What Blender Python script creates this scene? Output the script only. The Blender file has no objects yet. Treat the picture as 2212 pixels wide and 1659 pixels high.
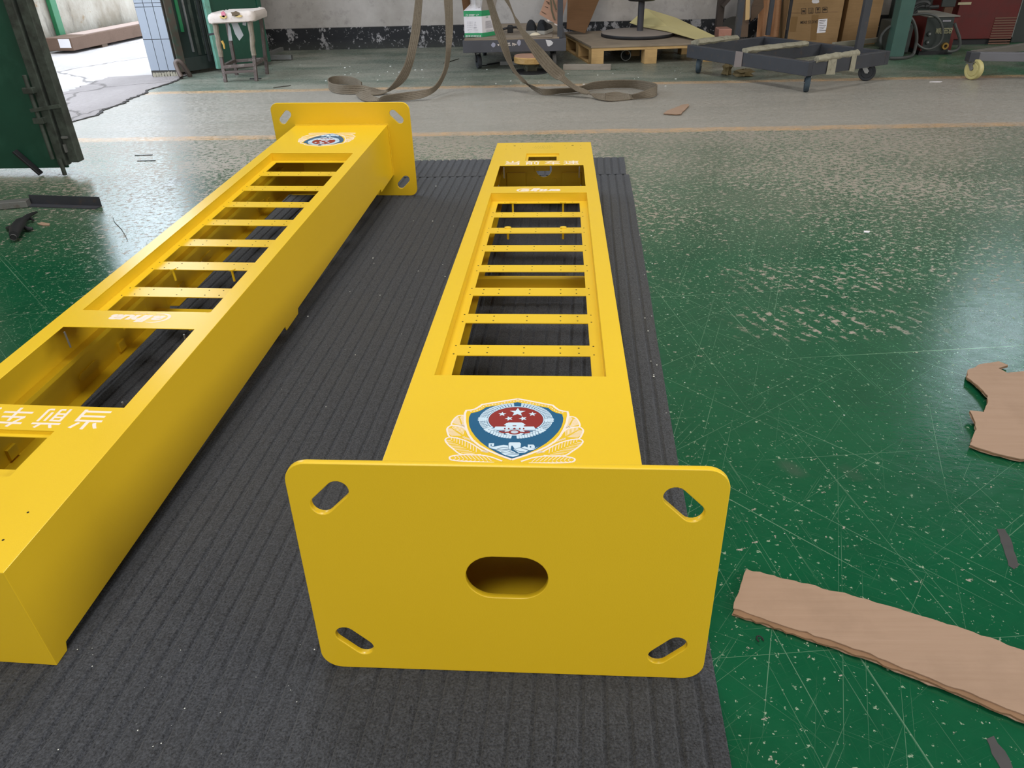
import bpy, bmesh, math, random
from math import sin, cos, pi, radians, sqrt, hypot
from mathutils import Vector as V, Matrix, noise
from mathutils.geometry import delaunay_2d_cdt, tessellate_polygon
random.seed(7)
S = bpy.context.scene
COL = S.collection
# ------------------------------------------------------------------ camera
IW, IH = 2212, 1659
FPX, PITCH, ROLL, CH, YAW = 1612.06, .54794, -.02802, 1.0607, .046
RZ = Matrix.Rotation(YAW, 3, 'Z')
FW = RZ @ V((0, cos(PITCH), -sin(PITCH)))
R0 = RZ @ V((1, 0, 0)); U0 = R0.cross(FW)
RR = R0*cos(ROLL) + U0*sin(ROLL); UU = -R0*sin(ROLL) + U0*cos(ROLL)
EYE = V((0, 0, CH))
cd = bpy.data.cameras.new('camera'); cam = bpy.data.objects.new('camera', cd); COL.objects.link(cam)
cd.sensor_width = 36; cd.lens = 36*FPX/IW; cd.clip_start = .02; cd.clip_end = 200
M = Matrix((RR, UU, -FW)).transposed().to_4x4(); M.translation = EYE
cam.matrix_world = M
S.camera = cam
# ------------------------------------------------------------------ light and exposure
W = bpy.data.worlds.new('sky'); S.world = W; W.use_nodes = True
bg = W.node_tree.nodes['Background']; bg.inputs[0].default_value = (.78, .88, 1, 1); bg.inputs[1].default_value = 5.0
S.view_settings.view_transform = 'Standard'; S.view_settings.look = 'None'
S.view_settings.gamma = 1; S.view_settings.use_curve_mapping = False
S.view_settings.exposure = 0.0
S.cycles.use_denoising = True
S.cycles.max_bounces = 8; S.cycles.diffuse_bounces = 4; S.cycles.glossy_bounces = 4
S.cycles.sample_clamp_indirect = 6

def area(name, loc, sx, sy, power, col=(1, 1, 1), aim=(0, 0, -1)):
    l = bpy.data.lights.new(name, 'AREA'); l.shape = 'RECTANGLE'; l.size = sx; l.size_y = sy
    l.energy = power; l.color = col
    o = bpy.data.objects.new(name, l); COL.objects.link(o); o.location = loc
    o.rotation_euler = V(aim).to_track_quat('-Z', 'Y').to_euler()
    return o
# roof lights of the hall
area('roof_light', (-1.0, 3.6, 5.9), 1.8, 1.1, 165, (1, .99, .97))
area('roof_light', (1.6, 1.0, 5.9), 2.0, 1.2, 95, (1, .99, .97))
area('roof_light', (-1.2, -2.6, 5.9), 2.6, 1.4, 170, (1, .99, .97))

# added fill lamps behind the camera and at the right wall, brightening upright faces
area('front_fill', (-.8, -5.7, 2.6), 7.0, 2.2, 195, (1, .985, .95), (0, 1, -.12))
area('right_fill', (9.7, .6, 4.0), 8.0, 2.6, 560, (1, .985, .95), (-1, 0, -.3))

# ------------------------------------------------------------------ pixel helpers (points of the floor plan measured from the photograph)
def ray(x, y): return FW + RR*((x-IW/2)/FPX) - UU*((y-IH/2)/FPX)
def at(x, y, z=0.): d = ray(x, y); return EYE + d*((z-CH)/d.z)
def atY(x, y, Y): d = ray(x, y); return EYE + d*(Y/d.y)

# ------------------------------------------------------------------ materials
MATS = {}
class NT:
    def __init__(s, name):
        s.m = bpy.data.materials.new(name); s.m.use_nodes = True; s.t = s.m.node_tree; s.n = s.t.nodes
        s.b = s.n['Principled BSDF']
    def new(s, kind, **k):
        n = s.n.new('ShaderNode'+kind)
        for a, v in k.items():
            if a in n.inputs: s.set(n, a, v)
            else: setattr(n, a, v)
        return n
    def set(s, n, key, v):
        if hasattr(v, 'is_output'): s.t.links.new(v, n.inputs[key])
        else: n.inputs[key].default_value = v
    def pos(s): return s.new('NewGeometry').outputs['Position']
    def obj(s): return s.new('TexCoord').outputs['Object']
    def noise(s, vec, scale, detail=4, rough=.55, dist=0):
        n = s.new('TexNoise'); s.set(n, 'Vector', vec); s.set(n, 'Scale', scale); s.set(n, 'Detail', detail); s.set(n, 'Roughness', rough); s.set(n, 'Distortion', dist)
        return n.outputs['Fac']
    def ramp(s, f, a, b, lo=0, hi=1):
        n = s.new('MapRange'); n.clamp = True
        for i, v in enumerate((f, a, b, lo, hi)): s.set(n, i, v)
        return n.outputs[0]
    def math(s, op, a, b=0.):
        n = s.new('Math', operation=op); s.set(n, 0, a); s.set(n, 1, b); return n.outputs[0]
    def mul(s, a, b): return s.math('MULTIPLY', a, b)
    def mix(s, f, a, b):
        n = s.new('Mix', data_type='RGBA'); s.set(n, 0, f)
        for i, v in ((6, a), (7, b)):
            if not hasattr(v, 'is_output'): v = tuple(v)+(1,) if len(v) == 3 else v
            s.set(n, i, v)
        return n.outputs[2]
    def mapping(s, vec, scale=(1, 1, 1), rot=0., loc=(0, 0, 0)):
        n = s.new('Mapping', vector_type='TEXTURE' if rot else 'POINT'); s.set(n, 'Vector', vec); s.set(n, 'Scale', tuple(1/v for v in scale) if rot else scale); s.set(n, 'Rotation', (0, 0, rot)); s.set(n, 'Location', loc)
        return n.outputs[0]
    def sep(s, v):
        n = s.new('SeparateXYZ'); s.set(n, 0, v); return n.outputs
    def bump(s, h, strength, dist=.01):
        n = s.new('Bump'); s.set(n, 'Height', h); s.set(n, 'Strength', strength); s.set(n, 'Distance', dist)
        s.set(s.b, 'Normal', n.outputs[0])
    def col(s, c): s.set(s.b, 'Base Color', c if hasattr(c, 'is_output') else tuple(c)+(1,))
    def rough(s, r): s.set(s.b, 'Roughness', r)

def lin(r, g, b):
    f = lambda c: c/12.92 if c <= .04045 else ((c+.055)/1.055)**2.4
    return (f(r/255), f(g/255), f(b/255))

def simple(name, c, rough=.5, metal=0., var=.12, scale=18, bump=0., bscale=80, spec=.5, c2=None, thr=(.45, .7), coat=0.):
    """a plain coat of colour with noise variation, wear of a second colour and fine relief"""
    if name in MATS: return MATS[name]
    k = NT(name); p = k.obj()
    f = k.noise(p, scale)
    a = tuple(x*(1-var) for x in c); b = tuple(min(1, x*(1+var)) for x in c)
    cc = k.mix(f, a, b)
    if c2:
        g = k.ramp(k.noise(p, scale*1.7, 6, .65), *thr); cc = k.mix(g, cc, c2)
    k.col(cc); k.rough(k.ramp(f, .2, .8, rough*.85, min(1, rough*1.15)))
    k.set(k.b, 'Metallic', metal); k.set(k.b, 'Specular IOR Level', spec)
    if coat: k.set(k.b, 'Coat Weight', coat); k.set(k.b, 'Coat Roughness', .12)
    if bump: k.bump(k.noise(p, bscale, 5), bump, .004)
    MATS[name] = k.m
    return k.m

def m_yellow():
    k = NT('yellow_enamel'); p = k.obj()
    f = k.noise(p, 3)
    k.col(k.mix(f, (.79, .515, .014), (.84, .555, .020)))
    k.rough(.36); k.set(k.b, 'Coat Weight', .25); k.set(k.b, 'Coat Roughness', .18); k.set(k.b, 'Specular IOR Level', .45)
    k.bump(k.noise(p, 420, 2), .10, .002)
    return k.m
YEL = m_yellow()

def m_floor():
    k = NT('painted_floor'); p = k.pos(); x, y, z = k.sep(p)
    big = k.noise(p, .9, 5); mid = k.noise(p, 3.2, 5)
    green = k.mix(k.noise(p, 5, 6, .7), lin(10, 66, 42), lin(20, 92, 58))
    # wear grows towards the lane; more of it in large patches and along tyre tracks
    wy = k.ramp(y, 1.5, 4.4, .02, .30)
    wear = k.math('ADD', wy, k.ramp(big, .35, .7, -.08, .10))
    # chips
    cm = k.mapping(p, (1, 1.25, 1), .35)
    n1 = k.noise(cm, 34, 7, .72)
    thr = k.math('SUBTRACT', .66, k.mul(wear, .55))
    ch1 = k.ramp(k.math('SUBTRACT', n1, thr), 0, .012)
    n2 = k.noise(k.mapping(p, (1, 1.1, 1), -.5), 75, 5, .66)
    ch2 = k.ramp(k.math('SUBTRACT', n2, k.math('SUBTRACT', .638, k.mul(wear, .33))), 0, .015)
    # tyre tread bands
    def band(y0, w, x0, x1):
        d = k.math('ABSOLUTE', k.math('SUBTRACT', y, y0))
        a = k.ramp(d, w*.6, w, 1, 0)
        b = k.mul(k.ramp(x, x0-.1, x0+.05), k.ramp(x, x1-.2, x1+.15, 1, 0))
        return k.mul(a, b)
    tread = k.math('MAXIMUM', band(2.43, .13, .72, 1.35), band(2.09, .13, .66, 1.15))
    tread = k.math('MAXIMUM', tread, k.mul(band(3.15, .12, .8, 2.2), .6))
    wv = k.new('TexWave', bands_direction='X'); k.set(wv, 'Vector', k.mapping(p, (1, .5, 1), .5)); k.set(wv, 'Scale', 6.5); k.set(wv, 'Distortion', 9.0); k.set(wv, 'Detail', 4.)
    ch3 = k.mul(k.mul(tread, k.ramp(wv.outputs['Fac'], .55, .75)), k.ramp(n1, .50, .56))
    # long scratches in several directions
    scr = None
    for rot, sc, th, off in ((.65, 2.2, .715, 0), (-.8, 1.7, .72, 5), (1.25, 2.6, .715, 9), (2.2, 2.0, .72, 3), (.1, 1.5, .73, 13), (1.75, 1.9, .715, 21)):
        m = k.mapping(p, (.45, 120, 1), rot, (off, off*.7, off))
        s_ = k.ramp(k.noise(m, sc, 2, .4, .25), th, th+.03)
        scr = s_ if scr is None else k.math('MAXIMUM', scr, s_)
    for rot, sc, th, off in ((.95, 4, .69, 2), (-.45, 5, .69, 7), (1.75, 4.5, .69, 11)):
        m = k.mapping(p, (.8, 90, 1), rot, (off, off, off))
        scr = k.math('MAXIMUM', scr, k.mul(k.ramp(k.noise(m, sc, 2, .4, .4), th+.02, th+.05), .6))
    fine = k.mul(k.ramp(k.noise(k.mapping(p, (4, 260, 1), .4), 2.2, 2), .66, .74), .4)
    fine = k.math('MAXIMUM', fine, k.mul(k.ramp(k.noise(k.mapping(p, (4, 260, 1), -.9), 2.2, 2), .66, .74), .4))
    c = green
    c = k.mix(k.mul(fine, .45), c, lin(95, 140, 115))
    c = k.mix(k.mul(scr, .55), c, lin(120, 150, 125))
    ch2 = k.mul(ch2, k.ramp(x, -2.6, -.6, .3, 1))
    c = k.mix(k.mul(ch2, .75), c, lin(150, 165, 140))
    chip = k.math('MAXIMUM', ch1, ch3)
    c = k.mix(k.mul(chip, .9), c, k.mix(k.noise(p, 60), lin(150, 138, 128), lin(176, 160, 148)))
    blot = k.mul(k.ramp(k.noise(p, 2.3, 3), .66, .72), .55)
    c = k.mix(blot, c, lin(78, 82, 76))
    # dust: near lane, lane and beyond
    d1 = k.ramp(y, 2.6, 4.6, 0., .78); d1 = k.mul(d1, k.ramp(k.noise(k.mapping(p, (.5, 1.6, 1)), 2.2, 7, .7), .3, .62, .45, 1.0))
    c = k.mix(d1, c, k.mix(mid, lin(128, 124, 112), lin(150, 140, 126)))
    lane = k.mul(k.ramp(y, 4.60, 4.68), k.ramp(y, 6.20, 6.28, 1, 0))
    lc = k.mix(k.noise(k.mapping(p, (.4, 2.5, 1)), 3, 6, .7), lin(126, 126, 118), lin(168, 160, 150))
    c = k.mix(k.mul(lane, .92), c, lc)
    far = k.ramp(y, 6.22, 6.3)
    fc = k.mix(k.ramp(k.noise(k.mapping(p, (.5, 1.6, 1)), 2.4, 6, .65), .35, .65), lin(84, 98, 86), lin(138, 138, 126))
    gfar = k.mul(k.ramp(x, 2.4, 3.4), k.ramp(k.noise(p, 3, 4), .3, .6, .3, 1))
    fc = k.mix(gfar, fc, lin(22, 86, 54))
    c = k.mix(k.mul(far, .95), c, fc)
    # yellow marking lines, worn
    er = k.ramp(k.noise(p, 9, 6, .7), .36, .6, 1, .35)
    for y0, hw in ((4.665, .055), (6.24, .06)):
        d = k.math('ABSOLUTE', k.math('SUBTRACT', k.math('ADD', y, k.mul(k.math('SUBTRACT', mid, .5), .05)), y0))
        l = k.mul(k.ramp(d, hw*.75, hw*1.1, 1, 0), er)
        c = k.mix(k.mul(l, .68), c, lin(202, 158, 106))
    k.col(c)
    dust = k.math('MAXIMUM', k.math('MAXIMUM', k.mul(lane, .85), d1), k.mul(far, .8))
    r = k.math('ADD', k.ramp(k.noise(p, 22, 4), .3, .7, .15, .23), k.mul(dust, .13))
    r = k.math('ADD', r, k.mul(k.math('MAXIMUM', chip, ch2), .3))
    k.rough(r); k.set(k.b, 'Specular IOR Level', .72)
    h = k.math('SUBTRACT', k.mul(k.noise(k.mapping(p, (1, 1.8, 1)), 26, 6, .65), .8), k.mul(chip, .25))
    k.bump(h, .055, .02)
    return k.m

def m_carpet():
    k = NT('charcoal_ribbed_carpet'); p = k.obj()
    f = k.noise(p, 260, 3, .75); g = k.noise(k.mapping(p, (1, .35, 1)), 140, 3, .7); big = k.noise(p, 2.2, 5)
    c = k.mix(k.ramp(f, .3, .7), lin(28, 29, 33), lin(86, 89, 96))
    c = k.mix(k.ramp(g, .45, .75, 0, .5), c, lin(30, 30, 32))
    c = k.mix(k.ramp(big, .45, .75, 0, .30), c, lin(70, 68, 64))
    sp = k.ramp(k.noise(p, 210, 2), .80, .82); c = k.mix(k.mul(sp, .6), c, lin(165, 165, 165))
    k.col(c); k.rough(.95); k.set(k.b, 'Specular IOR Level', .15); k.set(k.b, 'Sheen Weight', .15)
    k.bump(k.math('ADD', f, k.mul(g, .8)), .9, .004)
    return k.m

def m_card(name='brown_cardboard', a=(150, 124, 104), b=(166, 140, 120)):
    if name in MATS: return MATS[name]
    k = NT(name); p = k.obj()
    f = k.noise(k.mapping(p, (1.5, 30, 30)), 3, 5, .6); g = k.noise(p, 7, 6, .65)
    c = k.mix(f, lin(*a), lin(*b)); c = k.mix(k.ramp(g, .5, .75, 0, .25), c, lin(a[0]*.75, a[1]*.74, a[2]*.72))
    k.col(c); k.rough(.85); k.set(k.b, 'Specular IOR Level', .2); k.bump(f, .15, .003)
    MATS[name] = k.m; return k.m

def m_wall(name, base, stain, z_skirt=None):
    k = NT(name); p = k.pos(); x, y, z = k.sep(p)
    g = k.noise(p, 1.6, 7, .65); f = k.noise(p, 9, 6, .7)
    c = k.mix(k.ramp(g, .4, .68), lin(*base), lin(*stain))
    c = k.mix(k.ramp(f, .55, .8, 0, .5), c, lin(*[v*.62 for v in stain]))
    h = k.mul(f, .4)
    if z_skirt:
        blk = k.ramp(z, z_skirt-.004, z_skirt+.004, 1, 0)
        n = k.noise(k.mapping(p, (1, 1, .8)), 7, 8, .72)
        rgt = k.ramp(x, -2.2, -.2, .05, 0.)
        pe = k.ramp(k.math('SUBTRACT', n, rgt), .525, .55)
        pe2 = k.ramp(k.noise(k.mapping(p, (1.2, 1, 1.4)), 22, 6, .7), .61, .64)
        pe = k.math('MAXIMUM', pe, pe2)
        bc = k.mix(pe, lin(30, 31, 35), lin(150, 148, 150))
        bc = k.mix(k.ramp(z, .02, .10, .35, 0), bc, lin(70, 72, 66))
        c = k.mix(blk, c, bc); h = k.math('SUBTRACT', h, k.mul(k.mul(pe, blk), .4))
    k.col(c); k.rough(.85); k.bump(h, .3, .02)
    return k.m

def m_yardwall():
    k = NT('stained_plaster'); p = k.pos(); x, y, z = k.sep(p)
    g = k.noise(k.mapping(p, (1, 1, .55)), 2.3, 8, .7); f = k.noise(p, 6, 7, .7); s = k.noise(k.mapping(p, (1, 1, .22)), 7, 6, .7)
    c = k.mix(k.ramp(g, .38, .66), lin(176, 170, 158), lin(140, 130, 114))
    c = k.mix(k.ramp(s, .56, .70, 0, .65), c, lin(84, 78, 70))
    c = k.mix(k.ramp(f, .60, .66, 0, .75), c, lin(136, 110, 76))
    c = k.mix(k.mul(k.ramp(z, .0, .3, 1, 0), k.ramp(g, .35, .6, .2, .8)), c, lin(92, 86, 70))
    k.col(c); k.rough(.9); k.bump(f, .4, .03); return k.m

def m_yard(name='rough_concrete', b0=(168, 160, 156), b1=(205, 200, 198)):
    k = NT(name); p = k.pos()
    f = k.noise(k.mapping(p, (1.6, 1, 1)), 14, 8, .75); g = k.noise(p, 1.2, 5)
    c = k.mix(f, lin(*b0), lin(*b1)); c = k.mix(k.ramp(g, .45, .7, 0, .5), c, lin(*[v*.85 for v in b0]))
    wv = k.new('TexVoronoi', feature='DISTANCE_TO_EDGE'); k.set(wv, 'Scale', .55); k.set(wv, 'Randomness', .9)
    n2 = k.new('TexNoise'); k.set(n2, 'Vector', p); k.set(n2, 'Scale', 3.5); k.set(n2, 'Detail', 6.)
    vm = k.new('VectorMath', operation='MULTIPLY_ADD'); k.set(vm, 0, n2.outputs['Color']); vm.inputs[1].default_value = (.35, .35, 0); k.set(vm, 2, p)
    k.set(wv, 'Vector', vm.outputs[0])
    cr = k.ramp(wv.outputs['Distance'], .003, .009, 1, 0); c = k.mix(k.mul(cr, .6), c, lin(70, 64, 60))
    k.col(c); k.rough(.9); k.bump(k.math('SUBTRACT', f, cr), .5, .02); return k.m

def m_wood(name, a, b, sc=(2, 30, 30), rough=.8):
    if name in MATS: return MATS[name]
    k = NT(name); p = k.obj(); f = k.noise(k.mapping(p, sc), 3, 6, .65, .6); g = k.noise(p, 6, 5)
    c = k.mix(f, lin(*a), lin(*b)); c = k.mix(k.ramp(g, .5, .75, 0, .4), c, lin(*[v*.65 for v in a]))
    k.col(c); k.rough(rough); k.bump(f, .25, .004); MATS[name] = k.m; return k.m

def m_strap():
    k = NT('woven_sling_webbing'); p = k.obj(); f = k.noise(p, 90, 4, .7); g = k.noise(p, 5, 5)
    c = k.mix(f, lin(94, 86, 74), lin(138, 127, 112)); c = k.mix(k.ramp(g, .4, .7, 0, .5), c, lin(96, 86, 72))
    k.col(c); k.rough(.95); k.set(k.b, 'Specular IOR Level', .15); k.bump(f, .5, .004); return k.m

def m_tape():
    k = NT('brown_packing_tape'); p = k.obj(); f = k.noise(p, 25, 5, .7)
    k.col(k.mix(f, lin(150, 112, 60), lin(196, 160, 100))); k.rough(.22); k.set(k.b, 'Coat Weight', .5); k.bump(f, .8, .01); return k.m

GREEN = simple('dark_green_gate_paint', lin(10, 64, 46), .55, var=.3, scale=4, c2=lin(30, 78, 60), thr=(.55, .8), bump=.1, bscale=40)
GREENFR = simple('grimy_gate_steel', lin(64, 72, 64), .6, var=.3, scale=10, c2=lin(44, 48, 42), thr=(.4, .6))
TEAL = simple('faded_teal_paint', lin(108, 160, 142), .6, var=.15, scale=8, c2=lin(90, 120, 106), thr=(.5, .7))
BRIGHTG = simple('bright_green_paint', lin(26, 104, 62), .5, var=.15, scale=5, c2=lin(56, 96, 70), thr=(.55, .8))
DKBROWN = simple('dark_brown_paint', lin(58, 48, 42), .6, var=.25, scale=8)
DKSTEEL = simple('dark_painted_steel', lin(62, 64, 70), .5, .2, var=.2, scale=12, c2=lin(86, 74, 66), thr=(.58, .75), bump=.1)
BAREST = simple('bare_grey_steel', lin(120, 120, 118), .5, .5, var=.2, scale=14, c2=lin(92, 80, 70), thr=(.58, .75))
BLACK = simple('matt_black_steel', lin(34, 34, 37), .5, .2, var=.25, scale=14)
ZINC = simple('zinc_plate', lin(150, 150, 150), .4, .7, var=.15, scale=20)
RUBBER = simple('dark_rubber', lin(44, 46, 50), .8, var=.2, scale=20)
RUBGREY = simple('grey_rubber', lin(92, 90, 88), .8, var=.2, scale=20)
BLUER = simple('blue_grey_rubber', lin(52, 66, 76), .7, var=.2, scale=20)
POLYUR = simple('yellowed_polyurethane', lin(186, 176, 120), .5, var=.12, scale=25)
FOAM = simple('taped_foam', lin(150, 145, 126), .6, var=.2, scale=12, bump=.8, bscale=22, c2=lin(112, 106, 90), thr=(.5, .7))
WHITETAPE = simple('taped_cloth_pad', lin(206, 194, 186), .6, var=.1, scale=10, bump=.6, bscale=20, c2=lin(176, 150, 140), thr=(.55, .75))
STOOLST = simple('worn_maroon_steel', lin(92, 80, 76), .5, .3, var=.25, scale=14, c2=lin(140, 132, 126), thr=(.55, .7))
DKFABRIC = simple('black_shoe_fabric', lin(30, 32, 36), .9, var=.2, scale=30, bump=.3, bscale=200)
SOLE = simple('dirty_white_sole', lin(150, 146, 138), .8, var=.15, scale=20)
WHITE = simple('white_paper', lin(228, 224, 228), .7, var=.03, scale=6)
PGREEN = simple('green_print', lin(44, 150, 96), .6, var=.06, scale=8)
PINKCARD = m_card('pinkish_cardboard', (158, 122, 102), (174, 138, 118))
CARD = m_card()
CARD2 = m_card('tan_carton_board', (136, 108, 74), (156, 126, 90))
CARDDK = m_card('dark_kraft_board', (92, 66, 44), (112, 82, 56))
CARDBOX = m_card('long_box_board', (98, 79, 67), (114, 93, 80))
CARDEDGE = m_card('corrugated_edge', (118, 90, 66), (150, 118, 92))
PINE = m_wood('pine_wood', (168, 134, 86), (206, 172, 118))
DUSTY = m_wood('dusty_plywood', (118, 104, 88), (150, 136, 118), (2, 8, 8))
GREYWOOD = m_wood('weathered_timber', (122, 114, 104), (160, 150, 138))
DKWOOD = m_wood('dark_timber', (70, 54, 42), (100, 80, 62))
CREAM = simple('cream_board', lin(196, 184, 130), .6, var=.08, scale=5)
RED = simple('red_machine_enamel', lin(88, 19, 16), .65, var=.2, scale=6, c2=lin(72, 22, 18), thr=(.5, .8))
MBLACK = simple('machine_black', lin(44, 50, 48), .5, var=.2, scale=12)
COLG = simple('green_column_paint', lin(58, 90, 82), .55, var=.2, scale=8, c2=lin(80, 84, 76), thr=(.6, .8))
CABLE = simple('black_cable_rubber', lin(64, 66, 64), .55, var=.2, scale=20)
BRASS = simple('brass', lin(190, 150, 84), .35, .8, var=.1)
DARKHOLE = simple('screw_hole_black', lin(46, 36, 12), .9, var=.05)
PRINTW = simple('white_print', lin(240, 226, 214), .5, var=.03, scale=10)
PRINTLB = simple('pale_blue_print', lin(206, 226, 240), .5, var=.03, scale=10)
PRINTB = simple('blue_print', lin(12, 88, 128), .45, var=.05, scale=10)
PRINTR = simple('red_print', lin(140, 36, 30), .45, var=.05, scale=10)
INK = simple('black_ink', lin(58, 46, 36), .8, var=.05)
GREYINK = simple('grey_ink', lin(150, 146, 156), .8, var=.05)
CARPET = m_carpet(); STRAP = m_strap(); TAPE = m_tape()
PLASTIC = None
def m_plastic():
    k = NT('clear_plastic_film'); k.col((.95, .93, .95)); k.rough(.12); k.set(k.b, 'Alpha', .42); k.set(k.b, 'Coat Weight', 1.)
    k.bump(k.noise(k.obj(), 20, 4), .8, .01); return k.m
PLASTIC = m_plastic()
def m_glass():
    k = NT('window_glass'); k.col((.95, .97, .98)); k.rough(.25); k.set(k.b, 'Transmission Weight', 1.); k.set(k.b, 'IOR', 1.1); return k.m
GLASS = m_glass()

# ------------------------------------------------------------------ mesh helpers
class MB:
    def __init__(s): s.v = []; s.f = []; s.sm = []
    def add(s, vs, fs, smooth=False):
        n = len(s.v); s.v += [V(p) for p in vs]
        for f in fs: s.f.append([i+n for i in f]); s.sm.append(smooth)
        return s
    def box(s, x0, x1, y0, y1, z0, z1):
        return s.hexa([(x0, y0, z0), (x1, y0, z0), (x1, y1, z0), (x0, y1, z0), (x0, y0, z1), (x1, y0, z1), (x1, y1, z1), (x0, y1, z1)])
    def hexa(s, p): return s.add(p, [(0, 3, 2, 1), (4, 5, 6, 7), (0, 1, 5, 4), (1, 2, 6, 5), (2, 3, 7, 6), (3, 0, 4, 7)])
    def bar(s, a, b, w, h, up=(0, 0, 1)):
        """a box from a to b, w wide, h high, centred on the line"""
        a, b = V(a), V(b); d = (b-a).normalized(); u = V(up); sd = d.cross(u)
        if sd.length < 1e-4: sd = d.cross(V((1, 0, 0)))
        sd.normalize(); u = sd.cross(d).normalized(); sd *= w/2; u *= h/2
        return s.hexa([a-sd-u, a+sd-u, b+sd-u, b-sd-u, a-sd+u, a+sd+u, b+sd+u, b-sd+u])
    def cyl(s, a, b, r, n=16, r2=None, caps=True):
        a, b = V(a), V(b); r2 = r if r2 is None else r2
        d = (b-a).normalized(); x = d.orthogonal().normalized(); y = d.cross(x)
        vs = [a+(x*cos(2*pi*i/n)+y*sin(2*pi*i/n))*r for i in range(n)]+[b+(x*cos(2*pi*i/n)+y*sin(2*pi*i/n))*r2 for i in range(n)]
        s.add(vs, [(i, (i+1) % n, n+(i+1) % n, n+i) for i in range(n)], True)
        if caps: s.add(vs, [tuple(range(n-1, -1, -1)), tuple(range(n, 2*n))])
        return s
    def lathe(s, prof, c, axis=(0, 0, 1), n=24):
        """prof: list of (radius, height)"""
        c, d = V(c), V(axis).normalized(); x = d.orthogonal().normalized(); y = d.cross(x)
        vs = [c+d*h+(x*cos(2*pi*i/n)+y*sin(2*pi*i/n))*max(r, 1e-5) for r, h in prof for i in range(n)]
        fs = [(j*n+i, j*n+(i+1) % n, (j+1)*n+(i+1) % n, (j+1)*n+i) for j in range(len(prof)-1) for i in range(n)]
        return s.add(vs, fs, True)
    def tube(s, pts, r, n=8, closed=False):
        pts = [V(p) for p in pts]; m = len(pts); rs = r if isinstance(r, (list, tuple)) else [r]*m
        vs = []; x = None
        for i, p in enumerate(pts):
            a = pts[i-1] if i else (pts[-1] if closed else p); b = pts[(i+1) % m] if (i < m-1 or closed) else p
            d = (b-a).normalized()
            x = d.orthogonal().normalized() if x is None else (x-d*x.dot(d)).normalized()
            y = d.cross(x)
            vs += [p+(x*cos(2*pi*k/n)+y*sin(2*pi*k/n))*rs[i] for k in range(n)]
        fs = []
        for i in range(m if closed else m-1):
            j = (i+1) % m
            fs += [(i*n+k, i*n+(k+1) % n, j*n+(k+1) % n, j*n+k) for k in range(n)]
        s.add(vs, fs, True)
        if not closed: s.add(vs, [tuple(range(n-1, -1, -1)), tuple(range((m-1)*n, m*n))])
        return s
    def strip(s, pairs, th, smooth=True):
        """a band of thickness th whose two edges run through the pairs"""
        A = [V(p[0]) for p in pairs]; B = [V(p[1]) for p in pairs]; n = len(A); N = []
        for i in range(n):
            d = ((A[min(i+1, n-1)]+B[min(i+1, n-1)])-(A[max(i-1, 0)]+B[max(i-1, 0)]))
            w = B[i]-A[i]; q = d.cross(w)
            q = q.normalized() if q.length > 1e-9 else (N[-1] if N else V((0, 1, 0)))
            N.append(q*th/2)
        vs = []
        for i in range(n): vs += [A[i]+N[i], B[i]+N[i], B[i]-N[i], A[i]-N[i]]
        fs = []
        for i in range(n-1):
            for k in range(4): fs.append((4*i+k, 4*i+(k+1) % 4, 4*i+4+(k+1) % 4, 4*i+4+k))
        s.add(vs, fs, smooth); s.add(vs, [(3, 2, 1, 0), tuple(4*(n-1)+k for k in range(4))])
        return s
    def prism(s, poly, h, M=None):
        """polygon (x, y) extruded to z = 0..h, then moved by M"""
        n = len(poly); M = M or Matrix.Identity(4)
        vs = [M @ V((x, y, 0)) for x, y in poly]+[M @ V((x, y, h)) for x, y in poly]
        tri = tessellate_polygon([[V((x, y, 0)) for x, y in poly]])
        fs = [(i, (i+1) % n, n+(i+1) % n, n+i) for i in range(n)]
        area2 = sum(poly[i][0]*poly[(i+1) % n][1]-poly[(i+1) % n][0]*poly[i][1] for i in range(n))
        if area2 < 0: fs = [f[::-1] for f in fs]
        for t in tri:
            a, b, c = (poly[i] for i in t)
            ccw = (b[0]-a[0])*(c[1]-a[1])-(b[1]-a[1])*(c[0]-a[0]) > 0
            t = tuple(t) if ccw else tuple(t)[::-1]
            fs.append(tuple(i+n for i in t)); fs.append(t[::-1])
        return s.add(vs, fs)
    def mesh(s, name, M=None):
        me = bpy.data.meshes.new(name); me.from_pydata([tuple(M @ p) if M else tuple(p) for p in s.v], [], s.f)
        me.polygons.foreach_set('use_smooth', s.sm); me.update()
        if any(s.sm):
            try: me.set_sharp_from_angle(angle=radians(40))
            except Exception: pass
        return me

MW = {}
def link(name, me, mat, parent=None):
    o = bpy.data.objects.new(name, me); COL.objects.link(o)
    if mat and not me.materials: me.materials.append(mat)
    if parent: o.parent = parent; MW[o.name] = MW[parent.name]
    return o
def part(name, mb, mat, parent=None, local=False, bevel=0., kind=None, label=None):
    """one mesh object; world coordinates unless local"""
    Mi = None if (local or parent is None) else MW[parent.name].inverted()
    o = link(name, mb.mesh(name, Mi), mat, parent)
    if bevel:
        b = o.modifiers.new('bevel', 'BEVEL'); b.width = bevel; b.segments = 2; b.limit_method = 'ANGLE'; b.angle_limit = radians(40)
    if kind: o['kind'] = kind
    if label: o['label'] = label
    return o
def tag(o, label, cat, group=None):
    o['label'] = label; o['category'] = cat
    if group: o['group'] = group
    return o
def thing(name, label, cat, loc=(0, 0, 0), rot=(0, 0, 0), group=None):
    o = bpy.data.objects.new(name, None); COL.objects.link(o); o.location = loc; o.rotation_euler = rot
    from mathutils import Euler
    MW[o.name] = Matrix.Translation(V(loc)) @ Euler(rot).to_matrix().to_4x4()
    o.empty_display_size = .05
    return tag(o, label, cat, group)
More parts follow.
